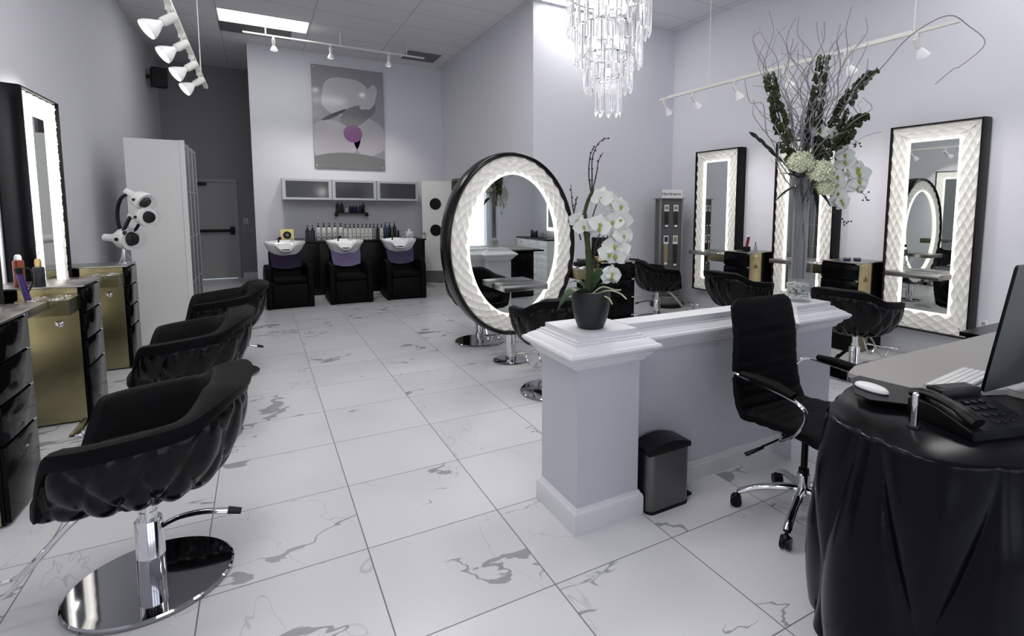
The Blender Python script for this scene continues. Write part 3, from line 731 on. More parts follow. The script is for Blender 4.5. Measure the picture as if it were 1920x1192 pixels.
# ------------------------------------------------------------------ bottles
def bottle(kind, M, w, h, ph, label, loc, group, pump=True, rz=0):
    t = thing('pump_bottle' if pump else 'bottle', label, 'bottle', loc, rz, group); bm = B()
    if kind == 'round': lathe(bm, [(0, 0), (w*.47, 0), (w*.5, .004), (w*.5, h*.86), (w*.44, h*.93), (w*.25, h*.97), (w*.2, h), (0, h)], 16)
    else:
        prism(bm, rrect(w, w*.8, w*.12, 3), 0, h*.93); prism(bm, rrect(w*.5, w*.5, w*.2, 3), h*.93, h)
    obj('body', bm, M, t, True)
    bm = B(); cyl(bm, (0, 0, h), (0, 0, h+ph*.35), w*.24, w*.2, 10)
    if pump:
        cyl(bm, (0, 0, h+ph*.3), (0, 0, h+ph*.8), .005, None, 8); box(bm, -.010, .010, -.035, .012, h+ph*.78, h+ph, .003)
    obj('pump' if pump else 'cap', bm, PBLK, t, True)
    if M in (BTLW, BTLG) and h > .15:
        obj('printed_label', obox(-w*.28, w*.28, (-.501 if kind == 'round' else -.402)*w-.0008, -.35*w, h*.2, h*.26), INK, t, False)
        obj('printed_label', obox(-w*.24, w*.24, (-.501 if kind == 'round' else -.402)*w-.0008, -.35*w, h*.5, h*.53), INK, t, False)
    return t
GB = 'product bottles on the basin cabinet'
def bx_(px): 
    # bottle line runs along the cabinet; px is the place along it
    return .697+(px-137)*(2.202-.697)/(1495-137)
nm = {'k': ('squat black pump bottle on the basin cabinet, %s', BTLK, 'sq', .07, .19), 'w': ('tall round white pump bottle on the basin cabinet, %s', BTLW, 'round', .068, .225),
      's': ('square white pump bottle on the basin cabinet, %s', BTLW, 'sq', .058, .205), 'g': ('grey square pump bottle among the white ones on the basin cabinet', BTLG, 'sq', .055, .205),
      'b': ('slim black pump bottle between white ones on the basin cabinet', BTLK, 'sq', .055, .205), 't': ('tall teal pump bottle on the basin cabinet', BTLT, 'round', .068, .23),
      'd': ('tall dark round pump bottle on the basin cabinet, %s', BTLK, 'round', .072, .23), 'm': ('small dark bottle at the end of the row beside the tissue box', BTLK, 'round', .045, .15)}
rows = [('k', 137, 'leftmost of the row'), ('k', 208, 'second from the left'), ('w', 290, 'leftmost of five'), ('w', 365, 'second of five'), ('w', 445, 'middle of five'), ('w', 525, 'fourth of five'), ('w', 610, 'rightmost of five'),
        ('s', 680, 'leftmost of its kind'), ('s', 748, 'second of its kind'), ('s', 808, 'third of its kind'), ('s', 870, 'fourth of its kind'), ('s', 932, 'fifth of its kind'), ('s', 993, 'sixth of its kind'), ('s', 1052, 'seventh, beside the grey one'),
        ('g', 1110, ''), ('b', 1168, ''), ('s', 1228, 'standing apart between black and teal ones'), ('t', 1290, ''), ('d', 1358, 'beside the teal one'), ('d', 1435, 'second from the right end'), ('m', 1495, '')]
for k, px, ex in rows:
    lb, M, kd, w, h = nm[k]; bottle(kd, M, w, h, .07 if k != 'm' else .03, lb % ex if '%s' in lb else lb, (bx_(px), 10.1, .9255), GB, k != 'm')
# small shelf with bottles
sh = thing('small_shelf', 'small black wall shelf of bottles under the middle glass cabinet', 'shelf', (1.23, 10.85, 1.395))
obj('board', obox(0, .58, 0, .148, -.014, 0, .002), PBLK, sh)
for x in (.02, .56):
    bm = B(); lathe(bm, [(0, -.014), (.032, -.014), (.032, .014), (0, .014)], 16); xform(bm, Matrix.Translation((x, .02, -.045)) @ Matrix.Rotation(PI/2, 4, 'X')); cyl(bm, (x, .03, -.045), (x, .148, -.045), .010); obj('bracket', bm, PBLK, sh)
GS = 'bottles on the small wall shelf'
def sx_(px): return 1.224+(px-540)/480*.569
for px, M, w, h, lb, pm in ((590, BTLK, .062, .155, 'black bottle at the left end of the small wall shelf', 1), (652, BTLK, .062, .15, 'second black bottle from the left on the small wall shelf', 1), (724, BTLW, .058, .10, 'white jar on the small wall shelf', 0),
        (780, BTLB, .05, .115, 'leftmost of three dark blue bottles on the small wall shelf', 0), (826, BTLB, .05, .115, 'middle one of three dark blue bottles on the small wall shelf', 0), (870, BTLB, .05, .115, 'rightmost of three dark blue bottles on the small wall shelf', 0),
        (925, BTLK, .05, .11, 'shorter black bottle near the right end of the small wall shelf', 1), (975, BTLK, .055, .15, 'tall black bottle at the right end of the small wall shelf', 1)):
    bottle('round', M, w, h, .035, lb, (sx_(px), 10.93, 1.3955), GS, bool(pm))
# tissue box and clock
t = thing('tissue_box', 'white tissue box with diagonal stripe on the basin cabinet', 'tissue box', (2.402, 10.1, .9255))
obj('carton', obox(-.062, .062, -.06, .06, 0, .125, .002), CARD, t)
bm = B(); box(bm, -.07, .07, -.0612, -.06, -.002, .004); xform(bm, Matrix.Translation((0, 0, .062)) @ Matrix.Rotation(-.75, 4, 'Y')); obj('stripe', bm, GREYM, t, False)
bm = B(); grid(bm, 9, 5, lambda u, v: V((.012+.022*v)*math.cos(2*PI*u)*(1+.2*math.sin(6*PI*u)), (.006+.012*v)*math.sin(2*PI*u), .124+.055*v), True); obj('tissue', bm, CARD, t, True)
t = thing('gold_clock', 'square gold framed clock with dark round dial above the first basin', 'clock', (.388, 10.1, .926))
bm = B()
N = 32; fr = []
for k in range(N):
    a = 2*PI*k/N+PI/4; q = 1/max(abs(math.cos(a)), abs(math.sin(a)))*.098; fr.append(((q*math.cos(a), q*math.sin(a)), (.062*math.cos(a), .062*math.sin(a))))
o_f = [bm.verts.new((a[0], -.03, .1+a[1])) for a, b in fr]; i_f = [bm.verts.new((b[0], -.03, .1+b[1])) for a, b in fr]; o_b = [bm.verts.new((a[0], .03, .1+a[1])) for a, b in fr]; i_b = [bm.verts.new((b[0], .03, .1+b[1])) for a, b in fr]
for k in range(N):
    j = (k+1) % N
    for A, Bq in ((o_f, i_f), (i_f, i_b), (i_b, o_b), (o_b, o_f)): bm.faces.new((A[k], A[j], Bq[j], Bq[k]))
obj('frame', bm, GOLD, t, False)
bm = B(); prism(bm, [(.063*math.cos(a*PI/16), .1+.063*math.sin(a*PI/16)) for a in range(32)], -.02, 0, 'xz'); dl = obj('dial', bm, PBLK, t, False)
bm = B(); prism(bm, [(.026*math.cos(a*PI/16), .1+.03*math.sin(a*PI/16)) for a in range(32)], -.0215, -.019, 'xz'); obj('dial_centre', bm, BTLG, dl, False)

# white tall cabinet on the left with glazed front
wc = thing('tall_cabinet', 'tall white cabinet against the left wall with glazed doors facing the passage', 'cabinet', (-1.27, 7.70, 0))
obj('side_panel', obox(0, .50, 0, .018, .0, 2.255), WLAM, wc, False)
obj('carcass', obox(0, .515, .019, 1.36, 0, 2.255), WLAM, wc, False)
obj('corner_post', obox(.502, .55, 0, .05, 0, 2.26), WLAM, wc, False)
for k in range(3):
    y0, y1 = .06+k*.44, .49+k*.44
    dr = obj('door', obox(.518, .535, y0, y1, .01, 2.25), GREYM, wc, False)
    bm = B()
    for z in (.0, .55, 1.1, 1.65, 2.2): box(bm, .535, .541, y0, y1, z+.01, z+.03)
    for y in (y0, y1-.02): box(bm, .535, .542, y, y+.02, .01, 2.25)
    obj('glazing_bars', bm, ALU, dr, False)
t = thing('wall_speaker', 'black box loudspeaker high on the left wall near the dark passage', 'speaker', (-1.40, 11.79, 3.55))
bm = obox(-.11, .11, -.10, .12, 0, .32, .01); xform(bm, Matrix.Rotation(.25, 4, 'Z')); obj('cabinet', bm, SPKR, t)
obj('bracket', obox(-.178, -.10, -.03, .03, .13, .19), PBLK, t, False)

# ================================================================== CEILING FIXTURES
def troffer(x0, y0, label, w=1.2, d=.6):
    t = thing('ceiling_light', label, 'ceiling light', (x0, y0, ZC), 0, 'rectangular ceiling light panels')
    bm = B(); 
    for (a, b, c, e) in ((0, w, 0, .015), (0, w, d-.015, d), (0, .015, .015, d-.015), (w-.015, w, .015, d-.015)): box(bm, a, b, c, e, -.012, -.0005)
    obj('frame', bm, TRIM, t, False); obj('diffuser', obox(.015, w-.015, .015, d-.015, -.009, -.003), PANEL, t, False)
troffer(-.41, 9.27, 'bright rectangular ceiling light panel near the basins')
troffer(3.40, 6.06, 'bright rectangular ceiling light panel behind the chandelier')
for x, y in ((-.2, 4.2), (-.2, 1.0), (4.3, 1.6), (2.0, 2.2), (-1.45, 2.4), (-1.45, -.4), (.9, 6.0), (.6, 3.6)): troffer(x, y, 'added ceiling light panel out of view, for fill light')  # unseen panels added to brighten the left wall, basins and room
def vent(x, y, w, d, label):
    t = thing('ceiling_vent', label, 'ceiling vent', (x, y, ZC), 0, 'grey ceiling vents')
    obj('backing', obox(0, w, 0, d, -.004, -.0005), GREYM, t, False)
    bm = B()
    n = 14
    for k in range(n): box(bm, .02, w-.02, .02+k*(d-.04)/n, .02+(k+.55)*(d-.04)/n, -.012, -.004)
    obj('slats', bm, GREYM, t, False)
vent(2.43, 9.96, .61, .61, 'dark grey square vent on the ceiling at the end of the track light')
vent(-.42, 9.93, 1.0, .5, 'grey return grille on the ceiling next to the light panel')

# track lights
def spot_head(t, p, aim, s=1.0, power=0, tilt=None):
    """white holder and reflector lamp hanging from track point p (local) and aimed along aim"""
    p = Vector(p); a = Vector(aim).normalized()
    j = p+V(0, 0, -.085*s)
    bm = B(); box(bm, p.x-.018*s, p.x+.018*s, p.y-.018*s, p.y+.018*s, p.z-.035*s, p.z, .003); cyl(bm, p+V(0, 0, -.03*s), j, .008*s); st = obj('lamp_holder', bm, CREAM, t)
    M = Matrix.Translation(j) @ a.to_track_quat('Z', 'X').to_matrix().to_4x4()
    bm = B(); lathe(bm, [(0, -.045), (.026, -.045), (.028, -.03), (.028, .045), (.024, .05), (0, .05)], 16); xform(bm, M @ Matrix.Diagonal((s, s, s, 1))); obj('socket', bm, CREAM, st)
    bm = B(); lathe(bm, [(0, .045), (.018, .045), (.022, .065), (.044, .10), (.060, .135), (.062, .15), (.058, .152)], 24); xform(bm, M @ Matrix.Diagonal((s, s, s, 1))); lp = obj('reflector_lamp', bm, BGLASS, t)
    bm = B(); lathe(bm, [(.0, .158), (.03, .157), (.050, .154), (.0585, .151), (.05, .148), (0, .148)], 24); xform(bm, M @ Matrix.Diagonal((s, s, s, 1))); obj('lamp_face', bm, BULB, lp)
    if power:
        l = bpy.data.lights.new('spot_beam', 'SPOT'); l.energy = power; l.spot_size = math.radians(75); l.spot_blend = .9; l.shadow_soft_size = .05; l.color = (1, .96, .93)
        o = bpy.data.objects.new('spot_beam', l); C.objects.link(o); o.parent = t; o.location = j+a*(.175*s); o.rotation_euler = a.to_track_quat('-Z', 'Y').to_euler()
tk = thing('track_light', 'cream track light of four reflector lamps hanging over the left row of chairs', 'track light', (-.43, 4.0, 2.76))
bm = B(); box(bm, -.018, .018, -.3, 2.95, -.02, .0); box(bm, -.006, .006, -.3, 2.95, .0, .012); obj('rail', bm, CREAM, tk, False)
for y in (.3, 2.4):
    bm = B(); cyl(bm, (0, y, .01), (0, y, ZC-2.76), .005, None, 8); obj('suspension_rod', bm, CREAM, tk)
for y in (.22, .85, 1.5, 2.14): spot_head(tk, (0, y, -.02), (-.75, -.25, -.62), 1.0, 190)
tk = thing('track_light', 'white track light of three lamps below the ceiling over the picture', 'track light', (-.1, 9.56, 4.1))
bm = B(); box(bm, 0, 2.7, -.018, .018, -.022, 0); obj('rail', bm, CREAM, tk, False)
for x in (.3, 1.35, 2.4):
    bm = B(); cyl(bm, (x, 0, 0), (x, 0, .2), .008, None, 8); obj('suspension_rod', bm, CREAM, tk)
for x in (.40, 1.20, 2.10): spot_head(tk, (x, 0, -.022), (.05, .42, -1), .85, 75)
tk = thing('track_light', 'white suspended track light of six lamps along the right wall', 'track light', (4.60, 2.10, 2.93))
bm = B(); box(bm, -.018, .018, 0, 3.46, -.022, 0); box(bm, -.008, .008, 0.35, 3.3, .0, .014); obj('rail', bm, CREAM, tk, False)
for y in (.33, 2.6):
    bm = B(); cyl(bm, (0, y, .0), (0, y, ZC-2.93), .005, None, 8); obj('suspension_rod', bm, CREAM, tk)
for y in (.30, .90, 1.55, 2.20, 2.85, 3.38): spot_head(tk, (0, y, -.022), (.62, -.1, -.78), .85, 26)

# chandelier
chn = thing('crystal_chandelier', 'four-tier crystal prism chandelier glowing white over the half wall', 'chandelier', (1.76, 2.60, 2.03))
cbm = B(); prism(cbm, [(.0165*math.cos(a*PI/3), .009*math.sin(a*PI/3)) for a in range(6)], 0.022, 1.0); 
for v in [v for v in cbm.verts if v.co.z > .5]: v.co.z = .20
low = [v for v in cbm.verts if v.co.z < .1]; tip = cbm.verts.new((0, 0, 0)); loop = sorted(low, key=lambda v: math.atan2(v.co.y, v.co.x))
for a, b in zip(loop, loop[1:]+loop[:1]): cbm.faces.new((a, b, tip))
first = None
for (r, zb, n, hs) in ((.245, .64, 25, 1.0), (.235, .44, 25, 1.15), (.19, .27, 20, 1.05), (.135, .13, 15, 1.0), (.072, 0, 9, 1.0)):
    rg = B(); tube(rg, [(r*math.cos(a*PI/18), r*math.sin(a*PI/18), zb+.205*hs) for a in range(37)], .006, 6, False); obj('ring', rg, CHROME, chn)
    for k in range(n):
        a = 2*PI*(k+.3)/n
        if first is None: first = obj('crystal_prism', cbm, CRYST, chn, False); c = first
        else: c = first.copy(); C.objects.link(c)
        c.location = (r*math.cos(a), r*math.sin(a), zb); c.rotation_euler = (0, 0, a+PI/2); c.scale = (1, 1, hs)
for (r, z, n) in ((.10, .62, 4), (.09, .40, 4), (.0, .24, 1)):
    for k in range(n):
        a = 2*PI*k/n; bm = B(); ball(bm, (r*math.cos(a), r*math.sin(a), z), .02, 2, (1, 1, 1.6)); obj('bulb', bm, CHB, chn)
bm = B(); cyl(bm, (0, 0, .2), (0, 0, ZC-2.03), .008, None, 8); lathe(bm, [(0, ZC-2.06), (.06, ZC-2.06), (.07, ZC-2.035), (0, ZC-2.035)], 24); obj('stem', bm, CHROME, chn)
l = bpy.data.lights.new('chandelier_glow', 'POINT'); l.energy = 17; l.shadow_soft_size = .10; l.color = (1, .98, .96)
o = bpy.data.objects.new('chandelier_glow', l); C.objects.link(o); o.parent = chn; o.location = (0, 0, -.06)

# ================================================================== VASE AND TALL ARRANGEMENT
VX, VY, VZ = 2.895, 2.13, .9305
vs_ = thing('glass_vase', 'tall clear glass cylinder vase standing on the far pillar', 'vase', (VX, VY, VZ))
bm = B(); lathe(bm, [(0, 0), (.079, 0), (.080, .004), (.082, .76), (.080, .765), (.076, .76), (.074, .02), (0, .02)], 40); obj('glass', bm, CLEAR, vs_)
bm = B()
for k in range(420):
    a = random.random()*2*PI; r = .064*math.sqrt(random.random()); z = .028+random.random()*.085
    ball(bm, (VX+r*math.cos(a), VY+r*math.sin(a), VZ+z), random.uniform(.006, .010), 1, (1, 1, .75))
tag(obj('pebbles', bm, PEBB), 'pale clear pebbles filling the bottom of the tall vase', 'pebbles', kind='stuff')
SD = Vector((cR.x, cR.y, 0)).normalized()     # a horizontal direction across the arrangement
DD = Vector((-SD.y, SD.x, 0))
def ap(a, h, d=0): return Vector((VX, VY, VZ))+SD*a+DD*d+V(0, 0, h)
# curly willow
for k in range(36):
    tgt = random.uniform(-.30, .32); hh = random.uniform(1.35, 1.86)-abs(tgt)*.5; d0 = random.uniform(-.15, .15)
    pts = []; base = ap(random.uniform(-.045, .045), .12+random.random()*.1, random.uniform(-.045, .045)); n = 16; px, pd = random.random()*6, random.random()*6
    fr = random.uniform(1.6, 3)
    for i in range(n):
        t_ = i/(n-1); sp = smoothstep(t_, .36, 1)
        w = .040*math.sin(px+t_*10*fr)*min(1, max(.15, 2*t_-.5)); w2 = .040*math.cos(pd+t_*9*fr)*min(1, max(.15, 2*t_-.5))
        if t_ < .40: w *= .35; w2 *= .35
        pts.append(Vector((VX, VY, VZ))+SD*(tgt*sp*1.05+(base-Vector((VX, VY, VZ))).dot(SD)*(1-sp)+w)+DD*(d0*sp+w2)+V(0, 0, .14+(hh-.14)*t_))
    P = bez(pts, 3); bm = B(); tube(bm, P, [.0044*(1-.7*i/len(P))+.0008+.002*max(0, 1-3*i/len(P)) for i in range(len(P))], 5)
    for s in range(3):
        i = random.randint(len(P)//2, len(P)-8); q = P[i]; dr = Vector((random.uniform(-1, 1), random.uniform(-1, 1), random.uniform(.2, 1))).normalized()*.05
        sp_ = [q]+[q+dr*(j+1)+V(.012*math.sin(j*2+k), .012*math.cos(j*2.3+k), 0) for j in range(4)]
        tube(bm, bez(sp_, 2), .0014, 4)
    tag(obj('willow_branch', bm, WILLOW), 'curly silver willow branch rising from the tall glass vase', 'branch', 'curly willow branches in the tall vase')
# the long looping branches
for pts, lb in (([(0, .2), (.02, .7), (.05, .95), (.26, 1.22), (.44, 1.43), (.62, 1.62), (.80, 1.72), (.98, 1.68), (1.03, 1.56), (.95, 1.45), (.85, 1.41), (.80, 1.34)], 'long willow branch looping far out above the right wall mirrors'),
               ([(0, .2), (-.01, .7), (-.10, .92), (-.22, 1.02), (-.27, 1.2), (-.33, 1.22), (-.38, 1.30), (-.37, 1.36)], 'willow branch curling out low on the left of the tall vase'),
               ([(0, .2), (.0, .7), (-.12, 1.2), (-.25, 1.42), (-.33, 1.52), (-.33, 1.6), (-.31, 1.62)], 'willow branch reaching up left over the green stems')):
    P = bez([ap(a, h, .04*math.sin(3*i)) for i, (a, h) in enumerate(pts)], 5); bm = B(); tube(bm, P, [.0036*(1-.6*i/len(P))+.0007 for i in range(len(P))], 5); tag(obj('willow_branch', bm, WILLOW), lb, 'branch', 'curly willow branches in the tall vase')
# bells of ireland
def bell_stem(pts, label, seed, z0=.35, sz=1):
    rnd = random.Random(seed); P = bez([ap(*p) for p in pts], 12)
    st = obj('bells_of_ireland_stem', tube(B(), P, .0045, 6), STEMM); tag(st, label, 'flower stem', 'green bell flower stems in the tall vase')
    i0 = int(len(P)*z0); bm = B()
    for i in range(i0, len(P), 2):
        f = (i-i0)/(len(P)-i0)
        for s in range(4):
            a = rnd.random()*2*PI; r = (.042-.014*f)*sz; q = P[i]+SD*math.cos(a)*r+DD*math.sin(a)*r+V(0, 0, rnd.uniform(-.01, .01)); n_ = (q-P[i]).normalized()
            M = Matrix.Translation(q) @ (n_+V(0, 0, .3)).normalized().to_track_quat('Z', 'X').to_matrix().to_4x4(); rr = rnd.uniform(.020, .028)*(1-.35*f)*sz
            b2 = B(); grid(b2, 9, 4, lambda u, v: V(rr*(.25+.85*v)*math.cos(2*PI*u)*(1+.08*math.cos(10*PI*u)), rr*(.25+.85*v)*math.sin(2*PI*u)*(1+.08*math.cos(10*PI*u)), -.018+.024*v**1.5), True)
            xform(b2, M); me = bpy.data.meshes.new('q'); b2.to_mesh(me); b2.free(); bm.from_mesh(me); bpy.data.meshes.remove(me)
    obj('bells', bm, BELL, st)
    return st
bell_stem([(-.01, .15, 0), (-.02, .6, 0), (-.06, .82, 0), (-.15, 1.05, -.03), (-.20, 1.22, -.03), (-.25, 1.38, -.03)], 'leftmost green bell flower stem of the tall arrangement', 1, .45)
bell_stem([(.0, .15, 0), (.02, .6, 0), (.045, .85, 0), (.05, 1.10, 0), (.07, 1.3, 0), (.095, 1.50, 0)], 'middle upright green bell flower stem of the tall arrangement', 2, .42)
bell_stem([(.01, .15, 0), (.03, .6, 0), (.10, .85, 0), (.18, 1.08, 0), (.27, 1.27, 0), (.40, 1.41, 0)], 'green bell flower stem leaning farthest right over the orchids', 3, .42)
bell_stem([(.01, .15, 0), (.03, .6, 0), (.12, .90, -.05), (.20, 1.0, -.08), (.27, 1.1, -.08), (.31, 1.12, -.08)], 'short green bell flower stem low on the right of the arrangement', 4, .5, .9)
bell_stem([(.02, .15, 0), (.02, .6, .02), (.05, .78, .03), (.07, .95, .03), (.10, 1.1, .04)], 'green bell flower stem behind the white hydrangeas', 5, .5, 1.2)
# hydrangea heads
def hydrangea(c, r, label, seed):
    rnd = random.Random(seed); base = ap(.0, .2); cc = ap(*c)
    st = tag(obj('hydrangea_stem', tube(B(), bez([base, ap(.0, .6), cc], 6), .005, 6), STEMM), label, 'flower', 'hydrangea heads in the tall arrangement'); bm = B()
    for k in range(170):
        z = 1-1.5*(k+.5)/170; a = k*2.39996; q = math.sqrt(max(0, 1-z*z)); n_ = V(q*math.cos(a), q*math.sin(a), z); p = cc+n_*r*rnd.uniform(.82, 1.05)
        M = Matrix.Translation(p) @ (n_+V(rnd.uniform(-.4, .4), rnd.uniform(-.4, .4), rnd.uniform(-.4, .4))).normalized().to_track_quat('Z', 'X').to_matrix().to_4x4(); s = rnd.uniform(.013, .018)
        for j in range(4):
            a2 = j*PI/2+.3; e = [V(0, 0, 0), V(s*math.cos(a2-.55), s*math.sin(a2-.55), .003), V(1.35*s*math.cos(a2), 1.35*s*math.sin(a2), .006), V(s*math.cos(a2+.55), s*math.sin(a2+.55), .003)]
            bm.faces.new([bm.verts.new(M @ x) for x in e])
    ball(bm, cc, r*.78, 2); obj('florets', bm, PETALG, st, False)
hydrangea((-.045, .845, -.06), .072, 'round cream hydrangea head on the left over the vase rim', 11)
hydrangea((.075, .79, -.08), .070, 'round cream hydrangea head right of the vase rim', 12)
hydrangea((.11, .70, -.07), .052, 'small cream hydrangea head hanging lowest beside the vase rim', 13)
# phalaenopsis blossom
def blossom(bm, bc, M, s, rnd):
    def pet(a, L, wd, lift):
        ca, sa = math.cos(a), math.sin(a)
        def f(u, v):
            x = L*v; y = wd*(u-.5)*2*math.sin(PI*min(1, .08+.92*v)**.8)**.8 if v < 1 else 0; z = lift*v-.25*L*v*v+.15*abs(u-.5)*wd
            return M @ V(x*ca-y*sa, x*sa+y*ca, z)
        grid(bm, 5, 7, f)
    for a in (PI/2, PI/2+2.2, PI/2-2.2): pet(a, s, s*.36, .02*s)
    for a in (.12, PI-.12): pet(a, s*1.08, s*.62, .15*s)
    ball(bc, M @ V(0, -.05*s, .12*s), s*.17, 1); ball(bc, M @ V(0, -.22*s, .10*s), s*.12, 1)
def orchid_spray(name, P, ts, s, label, group, parent=None, faces=None, seed=0, mtl=None):
    rnd = random.Random(seed); 
    st = obj(name, tube(B(), P, .003, 6), STEMM, parent)
    if not parent: tag(st, label, 'flower', group)
    for k, t_ in enumerate(ts):
        i = int(t_*(len(P)-1)); q = P[i]; f = (-DD*1.0+SD*rnd.uniform(-.6, .6)+V(0, 0, rnd.uniform(-.3, .35))).normalized() if faces is None else faces(k, rnd)
        off = SD*rnd.uniform(-1, 1)*s*.55+V(0, 0, rnd.uniform(-.5, .5)*s)
        y = V(0, 0, 1); x = y.cross(f).normalized(); y2 = f.cross(x); R3 = Matrix((x, y2, f)).transposed().to_4x4()
        M = Matrix.Translation(q+off+f*s*.5) @ R3 @ Matrix.Rotation(rnd.uniform(-.3, .3), 4, 'Z'); bm = B(); bc = B(); blossom(bm, bc, M, s*rnd.uniform(.85, 1.08), rnd)
        b_ = obj('blossom', bm, PETAL, st, True, angle=80); 
        if parent is None: obj('blossom_centre', bc, YEL, b_)
        else:
            bm2 = obj('blossom_centre', bc, YEL, st)
    return st
GO = 'white orchid sprays in the tall arrangement'
orchid_spray('orchid_stem', bez([ap(0, .2), ap(.03, .7), ap(.12, .90), ap(.21, .93), ap(.28, .86), ap(.315, .78), ap(.31, .70)], 10), (.60, .66, .71, .76, .81, .86, .91, .96, .995), .066, 'white orchid spray arching right of the hydrangeas', GO, seed=3)
orchid_spray('orchid_stem', bez([ap(0, .2), ap(.02, .7), ap(.10, .80), ap(.17, .74), ap(.22, .64), ap(.24, .55)], 10), (.60, .67, .74, .81, .88, .95), .060, 'white orchid spray hanging lowest on the right of the vase', GO, seed=5)
orchid_spray('orchid_stem', bez([ap(0, .2), ap(.03, .7), ap(.07, .95), ap(.15, 1.04), ap(.22, 1.0)], 10), (.66, .76, .86, .96), .062, 'white orchid spray highest, just under the green bells', GO, seed=8)
# berries, leaves and bud stem
for (a, h, lb) in ((.29, .98, 'dark berry sprig under the highest orchid'), (.36, .66, 'dark berry sprig at the right edge of the arrangement'), (.25, .50, 'dark berry sprig hanging lowest of the arrangement')):
    bm = B(); c0 = ap(a, h, -.05); tube(bm, bez([ap(a-.10, h+.07, -.02), ap(a-.04, h+.03, -.04), c0], 4), .0015, 5)
    for j in range(6): 
        q = c0+SD*random.uniform(-.02, .04)+V(0, 0, random.uniform(-.035, .02)); tube(bm, [c0, q], .0008, 4); ball(bm, q, .006, 1)
    tag(obj('berry_sprig', bm, STEMM), lb, 'berry sprig', 'berry sprigs in the tall arrangement')
def leaf(bm, base, tip, wd, droop=0, n=10, fold=.2, side=None):
    base, tip = Vector(base), Vector(tip); ax = (tip-base); sd = ax.cross(V(0, 0, 1)).normalized() if side is None else Vector(side)
    up = sd.cross(ax.normalized())
    def f(u, v):
        p = base.lerp(tip, v)+V(0, 0, droop*4*v*(1-v)); w = wd*math.sin(PI*(.04+.96*v)**.75)
        return p+sd*w*(u-.5)*2+up*abs(u-.5)*2*w*fold
    grid(bm, 5, n, f)
GL = 'dark leaves around the vase rim'
for (b_, t_, w, lb) in (((-.03, .72, -.03), (-.19, .60, -.03), .035, 'broad dark leaf drooping left of the vase rim'), ((-.03, .76, -.02), (-.19, .78, -.05), .025, 'pointed dark leaf left of the hydrangea'), ((.05, .70, -.05), (.16, .58, -.05), .028, 'pointed dark leaf hanging right of the vase rim'), ((.04, .70, -.06), (.075, .54, -.06), .03, 'dark leaf lying down over the vase rim')):
    bm = B(); leaf(bm, ap(*b_), ap(*t_), w, .015); bmesh.ops.solidify(bm, geom=bm.faces[:], thickness=.0015); tag(obj('leaf', bm, DLEAF), lb, 'leaf', GL)
P = bez([ap(0, .2), ap(-.02, .7), ap(-.10, .83), ap(-.22, .95), ap(-.31, 1.02)], 8); st = obj('bud_stem', tube(B(), P, .004, 6), DLEAF); tag(st, 'dark gladiolus bud stem pointing out to the left of the vase', 'flower stem')
bm = B()
for k in range(8):
    i = int(len(P)*(.55+.45*k/8)); q = P[min(i, len(P)-2)]; dr = (P[-1]-P[-8]).normalized()+V(0, 0, .12*(-1)**k); leaf(bm, q, q+dr*(.085-.004*k), .013, .0, side=V(0, 0, 1))
bmesh.ops.solidify(bm, geom=bm.faces[:], thickness=.004); obj('buds', bm, DLEAF, st)
# stems in the water
bm = B()

# ================================================================== POTTED ORCHID on the near pillar
OP = Vector((1.355, 2.125, .9305))
po = thing('potted_orchid', 'white orchid in a dark round pot on the near pillar', 'potted plant', OP)
bm = B(); lathe(bm, [(0, 0), (.056, 0), (.063, .005), (.078, .045), (.088, .09), (.094, .14), (.095, .178), (.091, .180), (.087, .172), (.085, .15), (0, .15)], 48); obj('pot', bm, POTM, po)
bm = B(); lathe(bm, [(0, .158), (.05, .160), (.085, .153)], 24); obj('moss', bm, mat('moss', (.06, .07, .03), .9, bump=(80, 1, (1, 1, 1))), po)
lp_ = lambda a, h, d=0: SD*a+DD*d+V(0, 0, h)
for (b_, c_, wd, dr) in (((-.01, .165, -.02), (-.16, .10, -.13), .040, .05), ((.02, .165, 0), (.13, .205, -.03), .030, .04), ((.0, .165, .0), (.075, .275, .02), .036, .0), ((.01, .165, .02), (.06, .28, .08), .03, .02), ((-.02, .165, .02), (-.11, .20, .05), .03, .03)):
    bm = B(); leaf(bm, lp_(*b_), lp_(*c_), wd, dr, 12, .35); bmesh.ops.solidify(bm, geom=bm.faces[:], thickness=.002); obj('leaf', bm, LEAF, po)
bm = B(); tube(bm, bez([lp_(-.01, .15), lp_(-.01, .30), lp_(-.02, .42), lp_(-.035, .52), lp_(-.02, .60), lp_(.01, .66)], 6), [.016]*10+[.014]*10+[.009]*11, 10); obj('support_stem', bm, mat('moss_green_stake', (.03, .045, .012), .8), po)
sp1 = [lp_(-.0, .15), lp_(-.01, .42), lp_(.02, .58), lp_(.07, .62), (lp_(.11, .52)), lp_(.12, .40), lp_(.11, .30)]
orchid_spray('flower_spike', bez(sp1, 10), (.42, .50, .56, .61, .66, .71, .76, .81, .86, .91, .98), .056, '', None, po, None, 21)
sp2 = [lp_(-.0, .15), lp_(-.02, .40), lp_(-.06, .50), lp_(-.09, .47)]
orchid_spray('flower_spike', bez(sp2, 10), (.62, .74), .054, '', None, po, None, 22)
sp3 = [lp_(.0, .15), lp_(.02, .40), lp_(.07, .46), lp_(.09, .30), lp_(.10, .22)]
orchid_spray('flower_spike', bez(sp3, 10), (.40, .50, .60, .72, .86, .97), .056, '', None, po, None, 24)
bm = B(); rnd = random.Random(5)
